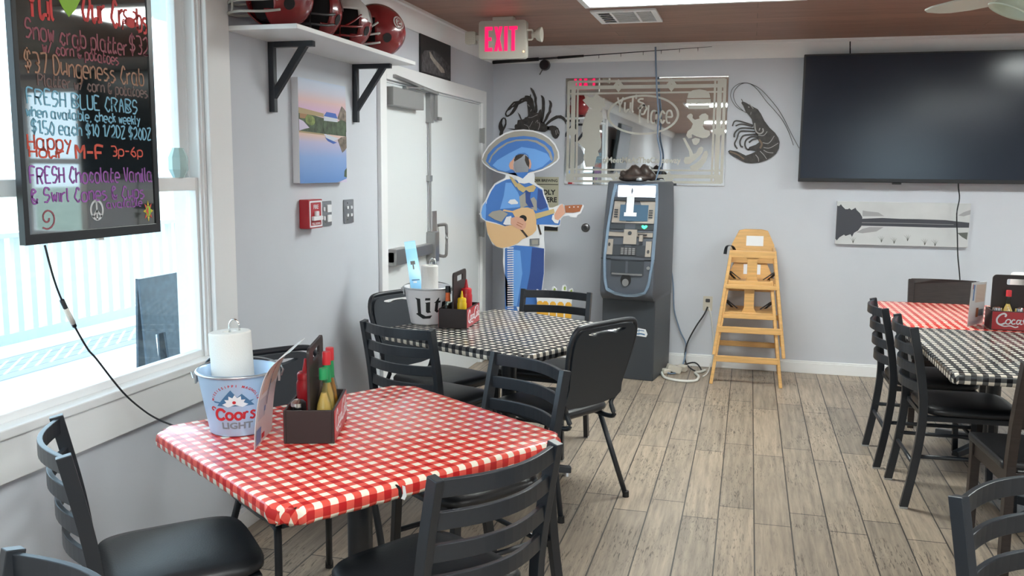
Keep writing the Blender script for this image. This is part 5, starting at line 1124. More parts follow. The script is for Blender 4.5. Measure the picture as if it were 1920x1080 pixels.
for u, v in ((110, 350), (299, 378)): fp_('slot_mark', 'dgrey', ell(u, v, 6, 9, 12), .002, .006, n=1)
fp_('seam', 'ink', fr_(72, 416, 332, 420), .0015)
fp_('cash_tray_panel', 'atm_d', fr_(124, 424, 282, 488), .003); fp_('cash_tray_lip', 'steel', fr_(130, 484, 276, 492), .010)
fp_('dispenser_recess', 'ink', ell(199, 516, 25, 30, 20), .003, n=1); fp_('dispenser_scoop', 'steel', ell(199, 528, 16, 18, 16), .006, .003, n=1)
fp_('door_lock', 'steel', ell(303, 455, 8, 8, 14), .006, n=1)
# sheet of folded paper taped over the screen
o = MB().poly(dense(fr_(180, 118, 216, 205), 5), fa_, .0008, .012).poly(dense(fr_(172, 196, 232, 214), 4), fa_, .0008, .014).build('taped_note', M['paper'], hsg)
# cloth caught at the side of the table: sticker on the lower cabinet
f = lambda u, v, h: Vector((u, .012-h, v))
MB().poly([(.055, .335), (.140, .328), (.150, .350), (.135, .385), (.050, .395)], f, .0012).build('cabinet_sticker', M['paper'], am)
MB().stroke([(.065, .345), (.10, .350), (.13, .345)], f, .010, .0006, .0012).stroke([(.07, .37), (.10, .375), (.125, .372)], f, .006, .0006, .0012).stroke([(.085, .34), (.085, .385)], f, .004, .0006, .0012).build('sticker_print', M['navy'], am)
# carved lump on top
an = am.location
fgr = thing('carved_figurine', 'dark brown carved figurine lying on top of the cash machine', 'figurine', (-.80, 6.66, TOP+.003))
rdm = random.Random(5)
mb = MB()
for c, r in (((-.085, 0, .025), (.055, .05, .03)), ((-.02, 0, .055), (.075, .06, .056)), ((.05, .01, .06), (.06, .05, .058)), ((.095, -.01, .035), (.035, .03, .035)), ((0, -.03, .025), (.11, .045, .028)), ((-.11, -.02, .05), (.025, .022, .025))):
    mb.ball(c, r, 16, 10, 0, lambda p: p*(1+.12*math.sin(60*p.x+40*p.z)+rdm.uniform(-.06, .06)))
mb.build('carved_body', M['statue'], fgr, smooth=True)
MB().lathe([(.03, .004), (.036, .018), (.025, .03), (0, .034)], (.02, -.045, 0), 14, cap=False).build('pale_insert', M['galv'], fgr, smooth=True)
cable('ceiling_cable', 'pale blue cable hanging from the ceiling in front of the mirror to the cash machine', [(-0.7418, 7.06, 2.4769), (-0.7318, 7.05, 2.3088), (-0.7184, 7.05, 2.1289), (-0.7004, 7.04, 1.9675), (-0.7037, 7.04, 1.8061), (-0.675, 7.04, 1.6642), (-0.6832, 7.03, 1.5623), (-0.708, 7.02, 1.4682)], .007, 'cord_b')
cable('network_cable', 'blue grey cable running down the wall from the cash machine to the floor', [(-0.65, 7.13, 1.1048), (-0.6347, 7.12, 1.0428), (-0.5945, 7.1, 0.8774), (-0.5555, 7.11, 0.6664), (-0.5403, 7.11, 0.4541), (-0.4889, 7.11, 0.2853), (-0.439, 7.1, 0.1826), (-0.4408, 7, 0.0739), (-0.4737, 6.8636, 0.012), (-0.5347, 6.7694, 0.012), (-0.6111, 6.9383, 0.012)], .0055, 'cord_b')
cable('power_cable', 'black power cord from the wall outlet to the coil on the floor', [(ox, YB-.012, oz-.026), (-0.307, 7.1, 0.4246), (-0.3648, 7.09, 0.3297), (-0.4219, 7.08, 0.2088), (-0.4413, 7.05, 0.1064), (-0.4214, 7.04, 0.0283), (-0.3379, 6.8859, 0.012), (-0.3052, 6.9534, 0.012), (-0.3608, 7.05, 0.0472), (-0.455, 7.05, 0.0197), (-0.5108, 6.8196, 0.015), (-0.5806, 6.8311, 0.012)], .006, 'cord_k')
cable('white_cable', 'white cord from the lower outlet socket down behind the high chairs', [(ox+.012, YB-.012, oz-.032), (-0.2543, 7.12, 0.4156), (-0.2376, 7.12, 0.2974), (-0.2251, 7.11, 0.1932), (-0.2331, 7.11, 0.0772), (-0.2539, 6.8925, 0.012), (-0.2821, 6.7355, 0.012)], .0055, 'cord_w')
cable('floor_cable', 'white cord lying in a loop on the floor beside the cash machine', [(-0.5986, 6.8065, 0.012), (-0.5534, 6.6214, 0.011), (-0.4381, 6.5502, 0.011), (-0.3321, 6.5823, 0.011), (-0.3132, 6.7305, 0.011), (-0.3475, 6.8451, 0.012), (-0.3062, 6.8955, 0.012), (-0.2772, 6.962, 0.012)], .010, 'cord_w')
ad_ = thing('power_adapter', 'pale power adapter bundle on the floor beside the cash machine', 'adapter', (-0.5067, 6.7758, 0))
MB().box((0, .06, .035), (.11, .06, .05), (0, .3, .3)).box((.06, .13, .03), (.07, .05, .045), (.2, 0, -.4)).box((-.06, .03, .02), (.06, .06, .035), (0, 0, .6)).build('adapter_block', M['plate_w'], ad_, bevel=.006)

# ------------------------------------------------------------------ wooden high chairs, one stacked on the other
def high_chair(label, loc, rz=0):
    t = thing('high_chair', label, 'high chair', loc, rz, 'stacked wooden high chairs')
    H = .76
    def leg(sx, sy): return (sx*.245, sy*.235, 0), (sx*.150, sy*.150, H)
    def at(sx, sy, z): a, b = leg(sx, sy); k = z/H; return Vector((a[0]+(b[0]-a[0])*k, a[1]+(b[1]-a[1])*k, z))
    for sx in (-1, 1):
        for sy in (-1, 1):
            a, b = leg(sx, sy); MB().bar(a, b, .042, .024, (1, 0, 0)).build('leg', M['pinew'], t, bevel=.004)
    for name, sy, z, h in (('front_rail', -1, H-.025, .05), ('seat_rail', -1, .50, .03), ('foot_rail', -1, .19, .045), ('rear_rail', 1, .22, .04), ('rear_rail', 1, .50, .04)):
        a, b = at(-1, sy, z), at(1, sy, z); o = Vector((0, sy*.018, 0)); MB().bar(a+o, b+o, .018, h).build(name, M['pinew'], t, bevel=.003)
    for sx in (-1, 1):
        MB().bar(at(sx, -1, H-.02), at(sx, 1, H-.02), .020, .045).build('side_rail', M['pinew'], t, bevel=.003)
        MB().bar(at(sx, -1, .19), at(sx, 1, .19), .018, .035).build('side_rail', M['pinew'], t, bevel=.003)
    MB().b2((-.185, -.17, .508), (.185, .17, .526)).build('seat', M['pinew'], t, bevel=.004)
    fb_ = lambda u, v, h: Vector((u, .150+.018+h+(v-.75)*.12, v))
    MB().poly([(-.155, .64), (.155, .64), (.155, .78), (.105, .885), (.06, .895), (-.06, .895), (-.105, .885), (-.155, .78)], fb_, .018).build('backrest', M['pinew'], t, bevel=.004)
    MB().poly([(-.05, .77), (.075, .77), (.075, .845), (-.05, .845)], fb_, .001, -.0012).build('paper_label', M['paper'], t)
    ff_ = lambda u, v, h: Vector((u, -.158-h+(.74-v)*.10, v))
    MB().poly([(-.055, .52), (.055, .52), (.035, .56), (.035, .69), (.055, .735), (-.055, .735), (-.035, .69), (-.035, .56)], ff_, .014).build('crotch_post', M['pinew'], t, bevel=.003)
    for sx in (-1, 1): MB().sweep(crom([(sx*.12, .05, .53), (sx*.16, -.02, .58), (sx*.155, -.10, .60), (sx*.08, -.13, .55)], 4), [(-.012, -.001), (.012, -.001), (.012, .001), (-.012, .001)]).build('safety_strap', M['cord_k'], t)
    return t
HC = (.028, 6.815, 0)
hc = high_chair('lower of two stacked light wooden high chairs, standing on the floor', HC)
h2 = dup(hc, (HC[0]+.012, HC[1]+.01, .215), 0, 'upper of two stacked light wooden high chairs, with a paper label on its back')
MB().sweep(crom([(-.13, -.10, .76), (-.15, -.12, .79), (-.185, -.14, .785), (-.195, -.15, .73)], 4), [(-.014, -.0015), (.014, -.0015), (.014, .0015), (-.014, .0015)]).build('loose_strap', M['cord_k'], h2)

# ------------------------------------------------------------------ tables
def cloth_top(sx, sy, ch, top, wrinkle, seed):
    """fitted vinyl cloth: flat top, rounded edge, short skirt tucked under; uv follows the sheet"""
    rd_ = random.Random(seed)
    base = [(-sx+ch, -sy), (sx-ch, -sy), (sx, -sy+ch), (sx, sy-ch), (sx-ch, sy), (-sx+ch, sy), (-sx, sy-ch), (-sx, -sy+ch)]
    pts = []; nrm = []
    nn = [(0, -1), (1, 0), (0, 1), (-1, 0)]
    for i in range(8):
        a, b = base[i], base[(i+1) % 8]; cut = i % 2; k = 6 if cut else 26
        d = math.hypot(b[0]-a[0], b[1]-a[1]); e = ((b[1]-a[1])/d, -(b[0]-a[0])/d)
        for j in range(k):
            t = j/k; pts.append((a[0]+(b[0]-a[0])*t, a[1]+(b[1]-a[1])*t))
            if cut:
                n0, n1 = nn[i//2], nn[(i//2+1) % 4]; q = (n0[0]*(1-t)+n1[0]*t, n0[1]*(1-t)+n1[1]*t); l = math.hypot(*q); nrm.append((q[0]/l, q[1]/l, 1, i//2, t))
            else: nrm.append((*e, 0, i//2, 0))
    m = MB(); n = len(pts)
    prof = [(-.006, 0, 0), (.002, -.002, .008), (.006, -.007, .014), (.007, -.020, .027), (.006, -.036, .043), (.001, -.043, .052), (-.03, -.042, .083)]
    o = len(m.v); m.v.append((0, 0, top)); m.uv[0] = (0, 0)
    for pi_, (off, dz, arc) in enumerate(prof):
        for i in range(n):
            x, y = pts[i]; ex, ey, cut, s_, t = nrm[i]
            wv = wrinkle*(.010 if cut else .0016)*math.sin(i*2.7+pi_*1.3+seed)*(1 if 2 <= pi_ <= 5 else 0)
            zz = dz+(wrinkle*(-.010 if cut else -.002)*abs(math.sin(i*1.9+seed)) if pi_ >= 4 else 0)
            m.v.append((x+ex*(off+wv), y+ey*(off+wv), top+zz))
            if cut: fx, fy = ex, ey
            else: fx, fy = ex, ey
            m.uv[len(m.v)-1] = (x+fx*arc, y+fy*arc)
    for i in range(n): m.f.append((0, 1+i, 1+(i+1) % n)); m.m.append(0)
    for p_ in range(len(prof)-1):
        for i in range(n):
            a = 1+p_*n+i; b = 1+p_*n+(i+1) % n; m.f.append((a, a+n, b+n, b)); m.m.append(0)
    return m
def table(label, loc, rz, sx, sy, clothm, seed, wrinkle=1, ch=.06, group=None):
    t = thing('dining_table', label, 'table', loc, rz, group)
    TZ = .76
    MB().poly([(-sx+ch, -sy), (sx-ch, -sy), (sx, -sy+ch), (sx, sy-ch), (sx-ch, sy), (-sx+ch, sy), (-sx, sy-ch), (-sx, -sy+ch)], lambda u, v, h: Vector((u, v, .724+h)), .034).build('tabletop', M['brown_k'], t)
    cloth_top(sx+.001, sy+.001, ch, TZ, wrinkle, seed).build('tablecloth', M[clothm], t, smooth=True)
    MB().tube([(0, 0, .06), (0, 0, .70)], .038, 16).lathe([(.05, .695), (.13, .715), (.13, .724)], k=20).build('pedestal', M['black'], t, smooth='auto')
    for k in range(4):
        a = PI/2*k+PI/4; d = Vector((math.cos(a), math.sin(a), 0))
        lg_ = MB().sweep([tuple(d*.03+Vector((0, 0, .06))), tuple(d*.18+Vector((0, 0, .046))), tuple(d*.32+Vector((0, 0, .032)))], [(-.03, -.02), (.03, -.02), (.022, .02), (-.022, .02)], scale=[1, .9, .75]).build('base_foot', M['black'], t, bevel=.004)
        o = MB().lathe([(0, 0), (.02, 0), (.016, .022), (0, .022)], tuple(d*.30), 12).build('glide', M['chrome'], t)
        o.parent = lg_
    return t
T1 = (-1.105, 2.407, 0); R1 = R(-34.3)
table('front table under a red and white gingham cloth, beside the window', T1, R1, .432, .462, 'red_cloth', 3, 1.0)
tn = bpy.data.objects['dining_table']
tr_ = MB().poly([(-.012, 0), (-.004, -.006), (.002, -.016), (.004, -.034), (-.002, -.040), (-.007, -.030), (-.008, -.014), (-.018, .001)], lambda u, v, h: Vector((.4405+h, -.145+u, .7575+v)), .0012)
tr_.build('torn_gap', M['ink'], tn)
MB().poly([(.004, -.006), (.012, -.010), (.016, -.036), (.010, -.046), (.000, -.040), (.006, -.028)], lambda u, v, h: Vector((.4405+h, -.145+u, .7575+v)), .0022).build('torn_flap', M['paper'], tn)
T2 = (-1.125, 4.235, 0); R2 = R(-26)
table('middle table under a black and white gingham cloth, near the double door', T2, R2, .465, .465, 'bw_cloth', 8, .8)
T3 = (1.36, 4.37, 0); table('black and white gingham table on the right, with the soda caddy at its far end', T3, R(1), .555, .545, 'bw_cloth', 12, .3, .018)
T4 = (1.36, 5.40, 0); table('red gingham table on the right, against the far end of the black gingham one', T4, R(1), .575, .470, 'red_cloth', 15, .3, .018)

# ------------------------------------------------------------------ chairs
def ladder_chair(label, loc, rz, group=None):
    """metal ladder-back chair facing +y"""
    t = thing('ladder_back_chair', label, 'chair', loc, rz, group)
    def post(sx): return crom([(sx*.200, -.262, 0), (sx*.200, -.225, .22), (sx*.200, -.205, .44), (sx*.200, -.222, .62), (sx*.200, -.268, .85)], 5)
    sec = [(-.0125, -.018), (.0125, -.018), (.0125, .018), (-.0125, .018)]
    for sx in (-1, 1):
        o = MB().sweep(post(sx), sec, (0, 1, 0)).build('back_post', M['black'], t, bevel=.002)
        g = MB().b2((sx*.2-.014, -.28, 0), (sx*.2+.014, -.243, .008)).build('foot_glide', M['galv'], o)
        o = MB().bar((sx*.190, .205, 0), (sx*.182, .185, .435), .028, .028, (0, 1, 0)).build('front_leg', M['black'], t, bevel=.002)
        MB().b2((sx*.19-.015, .19, 0), (sx*.19+.015, .22, .008)).build('foot_glide', M['galv'], o)
        MB().tube([(sx*.197, -.22, .25), (sx*.186, .19, .25)], .010, 8).build('side_stretcher', M['black'], t, smooth=True)
    MB().tube([(-.186, .192, .20), (.186, .192, .20)], .010, 8).build('front_stretcher', M['black'], t, smooth=True)
    MB().tube([(-.198, -.228, .21), (.198, -.228, .21)], .010, 8).build('rear_stretcher', M['black'], t, smooth=True)
    MB().poly([[(-.20, -.20), (.20, -.20), (.195, .20), (-.195, .20)], [(-.175, -.175), (.175, -.175), (.17, .175), (-.17, .175)]], lambda u, v, h: Vector((u, v, .420+h)), .022).build('seat_frame', M['black'], t)
    for z, y in ((.822, -.262), (.738, -.245), (.654, -.230), (.570, -.217)):
        arc = [(-.200+.4*k/14, y-.052*math.sin(PI*k/14)) for k in range(15)]
        MB().sweep([(a, b, z) for a, b in arc], [(-.007, -.022), (.007, -.022), (.007, .022), (-.007, .022)]).build('back_slat', M['black'], t, bevel=.002)
    return t
def seat_cushion(t, m='vinyl', w=.212, d0=-.20, d1=.225, z=.442):
    mb = MB(); n = 44; rings = [(.94, 0), (1.0, .010), (1.0, .024), (.96, .036), (.80, .043), (.45, .047)]
    def so(k):
        a = 2*PI*k/n; c, s = math.cos(a), math.sin(a); e = .42
        x = math.copysign(abs(c)**e, c); y = math.copysign(abs(s)**e, s); return x*(1-.05*(1-y)/2), y
    vs = []
    for r, h in rings:
        for k in range(n): x, y = so(k); vs.append((x*w*r, (d0+d1)/2+y*(d1-d0)/2*r, z+h))
    vs.append((0, (d0+d1)/2, z+.048)); fs = [(i*n+k, i*n+(k+1) % n, (i+1)*n+(k+1) % n, (i+1)*n+k) for i in range(len(rings)-1) for k in range(n)]
    fs += [((len(rings)-1)*n+k, (len(rings)-1)*n+(k+1) % n, len(rings)*n) for k in range(n)]+[tuple(range(n-1, -1, -1))]
    mb.add(vs, fs); return mb.build('seat', M[m], t, smooth=True)
def face(dx, dy): return math.atan2(-dx, dy)
def back_at(c, d, off=-.262):
    """origin of a chair whose back centre (at the top) is c and which faces d"""
    l = math.hypot(*d); return (c[0]-d[0]/l*off, c[1]-d[1]/l*off, 0), face(*d)
L0, r0_ = back_at((-.566, 2.03), (-.857, .514))
chairA = ladder_chair('ladder-back metal chair at the near right edge of the red gingham table', L0, r0_, 'ladder-back chairs'); seat_cushion(chairA)
def ch(c, d, label): l_, r_ = back_at(c, d); return dup(chairA, l_, r_, label)
ch((-1.715, 1.90), (.72, .69), 'ladder-back metal chair under the window, left of the red gingham table')
ch((-1.10, 1.20), (-.40, -.92), 'ladder-back chair at the bottom left corner of the photo, only its top showing')
ch((-1.505, 3.705), (.34, .94), 'ladder-back chair at the near left of the middle black gingham table')
ch((-.762, 3.135), (-.60, -.80), 'ladder-back chair behind the red gingham table with its glossy back to the middle table')
ch((-1.06, 5.03), (-.10, -.99), 'ladder-back chair on the far side of the middle table, in front of the cardboard musician')
ch((.700, 5.10), (1, .02), 'farther of two ladder-back chairs on the aisle side of the right tables')
ch((.745, 4.535), (1, .03), 'nearer of two ladder-back chairs on the aisle side of the right tables')
ch((.625, 2.19), (.64, -.76), 'ladder-back chair in the bottom right corner, cut by the frame')
ch((2.13, 4.50), (-1, 0), 'ladder-back chair on the far right side of the right black gingham table')

def banquet_chair(label, loc, rz):
    """vinyl stacking chair with a tubular frame, facing +y"""
    t = thing('banquet_chair', label, 'chair', loc, rz, 'vinyl banquet chairs')
    LB = R(-13)
    def bk(u, v, h): v = .45+(v-.45)*.93; return Vector((u, -.215-(v-.45)*math.tan(-LB)-h, v))
    outl = [(-.165, .50), (.165, .50), (.185, .60), (.205, .74), (.208, .82), (.195, .865), (.16, .888), (.08, .893), (0, .893), (-.08, .893), (-.16, .888), (-.195, .865), (-.208, .82), (-.205, .74), (-.185, .60)]
    outl = crom(outl, 3, True)
    slot = crom([(-.13, .866), (-.07, .852), (-.03, .860), (.03, .860), (.07, .852), (.13, .866), (.09, .874), (-.09, .874)], 3, True)
    MB().poly([outl, slot], bk, .030, -.015).build('backrest', M['vinyl2'], t, bevel=.008, smooth='auto')
    tb = [tuple(bk(u, v, 0)) for u, v in [(-.155, .47), (-.178, .52), (-.198, .62), (-.219, .76), (-.222, .83), (-.205, .885), (-.16, .905), (0, .908), (.16, .905), (.205, .885), (.222, .83), (.219, .76), (.198, .62), (.178, .52), (.155, .47)]]
    lo_ = lambda s: [(s*.155, -.24, .415), (s*.16, -.20, .40), (s*.165, -.10, .405), (s*.17, .16, .415)]
    MB().tube(crom(lo_(-1)[::-1]+tb+lo_(1), 4), .0115, 10).build('back_frame', M['black'], t, smooth=True)
    MB().tube(crom([(-.165, .20, .42), (.165, .20, .42)], 3), .010, 8).tube([(-.165, -.12, .41), (.165, -.12, .41)], .010, 8).build('seat_frame', M['black'], t, smooth=True)
    for sx in (-1, 1):
        o = MB().tube([(sx*.168, -.14, .41), (sx*.228, -.262, .012)], .0125, 10).build('rear_leg', M['black'], t, smooth=True)
        MB().lathe([(0, 0), (.016, 0), (.015, .028), (0, .028)], (sx*.229, -.264, 0), 12).build('foot_glide', M['ink'], o)
        o = MB().tube(crom([(sx*.17, .10, .415), (sx*.172, .17, .41), (sx*.178, .20, .37), (sx*.205, .255, .012)], 4), .0125, 10).build('front_leg', M['black'], t, smooth=True)
        MB().lathe([(0, 0), (.016, 0), (.015, .028), (0, .028)], (sx*.206, .257, 0), 12).build('foot_glide', M['ink'], o)
    seat_cushion(t, 'vinyl', .215, -.20, .235, .425)
    return t
Gd = (-.86, .51)
gmid = Vector(((-.749-.509)/2, (3.717+4.125)/2, 0)); gl = math.hypot(*Gd)
chG = banquet_chair('vinyl banquet chair with its back turned, right side of the middle gingham table', (gmid.x+Gd[0]/gl*.264, gmid.y+Gd[1]/gl*.264, 0), face(*Gd))
l_, r_ = back_at((-1.835, 4.545), (.91, -.42), -.31); dup(chG, l_, r_, 'vinyl banquet chair between the white wall and the middle gingham table')
l_, r_ = back_at((-1.70, 2.88), (.80, -.60), -.31); dup(chG, l_, r_, 'vinyl banquet chair between the window wall and the red gingham table')

def wood_chair(label, loc, rz):
    t = thing('wooden_chair', label, 'chair', loc, rz, 'dark wooden chairs')
    for sx in (-1, 1):
        MB().sweep([(sx*.19, -.21, 0), (sx*.19, -.195, .45), (sx*.19, -.215, .62), (sx*.19, -.275, .86)], [(-.017, -.02), (.017, -.02), (.017, .02), (-.017, .02)], (0, 1, 0)).build('back_post', M['espresso'], t, bevel=.003)
        MB().bar((sx*.19, .195, 0), (sx*.19, .195, .425), .036, .036, (0, 1, 0)).build('front_leg', M['espresso'], t, bevel=.003)
        MB().b2((sx*.19-.01, -.18, .37), (sx*.19+.01, .18, .425)).build('side_apron', M['espresso'], t, bevel=.002)
    MB().b2((-.175, .185, .37), (.175, .205, .425)).build('front_apron', M['espresso'], t, bevel=.002)
    MB().b2((-.175, -.205, .37), (.175, -.185, .425)).build('rear_apron', M['espresso'], t, bevel=.002)
    MB().b2((-.215, -.18, .425), (.215, .225, .462)).build('seat', M['vinyl'], t, bevel=.014, seg=3)
    fb_ = lambda u, v, h: Vector((u, -.215-(v-.62)*.25-.03*(1-(u/.19)**2)+h, v))
    MB().poly(dense([(-.19, .60), (.19, .60), (.19, .865), (-.19, .865)], 8), fb_, .016, -.008).build('back_panel', M['espresso'], t, bevel=.002)
    return t
wc = wood_chair('dark wooden chair with a solid back panel beyond the far red gingham table', back_at((1.225, 6.22), (-.06, -1), -.27)[0], face(-.06, -1))
dup(wc, (1.17, 3.86, 0), face(-.08, 1), 'dark wooden chair at the near end of the right black gingham table')

# ------------------------------------------------------------------ on the tables
TT = .7605
def cone(r0, r1, h, a0=0):
    """a point of a bucket wall: arc length round from the middle, height"""
    def f(u, v, off):
        r = r0+.003+(r1-r0-.003)*(v-.004)/(h-.010)+off; rm = (r0+r1)/2; a = u/rm+a0-PI/2
        return Vector((r*math.cos(a), r*math.sin(a), v))
    return f
def bucket(label, loc, rz, bodym, art, r0=.082, r1=.116, h=.185):
    t = thing('bucket', label, 'bucket', loc, rz)
    MB().lathe([(0, .002), (r0-.002, 0), (r0+.003, .004), (r1, h-.006), (r1+.005, h-.004), (r1+.006, h+.002), (r1+.002, h+.005), (r1-.003, h), (r0-.001, .010), (0, .010)], k=56, cap=False).build('bucket_body', [M[bodym]], t, smooth='auto')
    MB().tube([((r1+.003)*math.cos(2*PI*k/48), (r1+.003)*math.sin(2*PI*k/48), h) for k in range(48)], .0042, 8, True).build('rim', M['galv'], t, smooth=True)
    f = cone(r0, r1, h)
    art(t, f)
    for s in (-1, 1):
        MB().box((s*(r1+.004), 0, h-.018), (.006, .030, .036)).tube([(s*(r1+.010), -.010, h-.02), (s*(r1+.016), 0, h-.004), (s*(r1+.010), .010, h-.02)], .003, 8).build('handle_ear', M['galv'], t, bevel=.001)
    hp = [((r1+.012)*math.cos(PI*k/20), .03+(r1*.86)*math.sin(PI*k/20), h-.012+.004*math.sin(PI*k/20)+.02*math.sin(PI*k/20)) for k in range(21)]
    bl_ = MB().tube(hp, .0025, 8).build('bail_handle', M['steel'], t, smooth=True)
    return t
def art1(t, f):
    mt = MB()
    def pp(pts, m, off): mt.curved(pts, f, off, m)
    pp([(-.052, .098), (-.010, .148), (.006, .125), (.018, .136), (.054, .098)], 0, .0006)
    pp([(-.062, .113), (-.036, .110), (-.034, .106), (-.058, .108)], 0, .0010); pp([(.020, .110), (.052, .116), (.040, .106), (.022, .105)], 0, .0010)
    for k in range(7):
        a = PI*(k/6); d_ = (math.cos(a), math.sin(a)); n_2 = (-d_[1], d_[0]); L_ = .032 if k not in (0, 6) else .036
        pp([(0, .103), (d_[0]*L_*.55+n_2[0]*.009, .103+d_[1]*L_*.5+n_2[1]*.008), (d_[0]*L_, .103+d_[1]*L_*.95), (d_[0]*L_*.55-n_2[0]*.009, .103+d_[1]*L_*.5-n_2[1]*.008)], 1, .0014+.0002*(k % 2))
    pp(ell(-.002, .110, .005, .005, 12), 2, .0022)
    mt.build('mountain_emblem', [M['navy'], M['paper'], M['cherry']], t)
    sc = MB()
    for a_, wd in ((((-.030, .079), (-.038, .087), (-.050, .086), (-.058, .074), (-.056, .060), (-.044, .056), (-.033, .062)), .0085), (((-.058, .090), (-.066, .094), (-.072, .088), (-.066, .083)), .004)): sc.stroke(list(a_), f, wd, .0004, .0006)
    for cx in (-.018, .008): sc.stroke(ell(cx, .067, .0095, .0105, 14)+[(cx+.0095, .067)], f, .0075, .0004, .0006)
    sc.stroke([(.024, .079), (.025, .066), (.023, .057)], f, .0075, .0004, .0006).stroke([(.025, .070), (.031, .079), (.036, .076)], f, .0055, .0004, .0006)
    sc.stroke([(.058, .077), (.050, .080), (.045, .075), (.056, .065), (.052, .057), (.042, .060)], f, .0062, .0004, .0006)
    lab(sc.build('script_lettering', M['cherry'], t), 'red script lettering')
    lt = MB().text('LIGHT', .027, lambda u, v, h: f(u+.003, .036+v, h), bold=.0010, sx=1.28, off=.0008, step=.01); lab(lt.build('plain_lettering', M['greyp'], t), 'grey capital letters LIGHT')
    ar = MB(); msg = 'MISSISSIPPI MAGNOLIA'
    for k, chh in enumerate(msg):
        if chh == ' ': continue
        a = PI*.93-PI*.86*k/(len(msg)-1); cx, cy = .064*math.cos(a), .105+.058*math.sin(a)*.95
        ca, sa = math.cos(a-PI/2), math.sin(a-PI/2)
        ar.text(chh, .010, lambda u, v, h: f(cx+u*ca-v*sa, cy+u*sa+v*ca, h), bold=.0003)
    lab(ar.build('arched_lettering', M['cherry'], t), 'small red arched lettering')
def art2(t, f):
    m = MB()
    def pp(pts): m.curved(pts, f, .0008)
    pp([(-.062, .142), (-.036, .138), (-.036, .060), (-.012, .048), (.022, .052), (.012, .036), (-.028, .034), (-.066, .058), (-.054, .064), (-.054, .132)])
    pp([(-.014, .118), (.010, .122), (.010, .074), (.016, .068), (-.002, .064), (-.010, .070), (-.010, .114)]); pp([(-.014, .130), (.010, .130), (.010, .142), (-.012, .142)])
    pp([(.036, .122), (.050, .142), (.054, .142), (.052, .126), (.064, .126), (.062, .116), (.052, .116), (.052, .078), (.062, .072), (.048, .064), (.034, .074), (.036, .116), (.028, .116)])
    pp([(.074, .118), (.100, .122), (.104, .098), (.086, .090), (.086, .078), (.104, .074), (.096, .064), (.074, .070)])
    lab(m.build('blackletter_lettering', M['ink'], t), 'black lettering Lite')
b1 = (-1.462, 2.335, TT)
bucket('pale blue tin bucket with a mountain emblem on the red gingham table', b1, R(26), 'blue_tin', art1)
b2 = (-1.575, 4.285, TT)
bucket('white tin bucket with black lettering on the middle gingham table', b2, R(22), 'white_tin', art2)
def towel_roll(label, loc, h=.27, r=.062, tilt=(0, 0)):
    t = thing('paper_towel_roll', label, 'paper towel', loc); t.rotation_euler = (tilt[0], tilt[1], 0)
    MB().lathe([(.021, 0), (r-.004, 0), (r, .004), (r, h-.004), (r-.004, h), (.021, h), (.020, h-.002), (.020, .002)], k=40, cap=False).build('paper_roll', M['cloth_w'], t, smooth='auto')
    MB().tube([(0, 0, 0), (0, 0, h+.01)]+[(.017-.017*math.cos(PI*k/8), 0, h+.012+.024*math.sin(PI*k/8)) for k in range(1, 9)]+[(.034, 0, h+.003)], .0032, 8).build('wire_holder', M['chrome'], t, smooth=True)
    return t
towel_roll('tall paper towel roll standing in the pale blue bucket', (b1[0]-.018, b1[1]+.015, TT+.012), .285, .062, (0, R(-3)))
towel_roll('narrow paper towel roll in the white bucket on the middle table', (b2[0]+.015, b2[1]-.005, TT+.012), .285, .043)

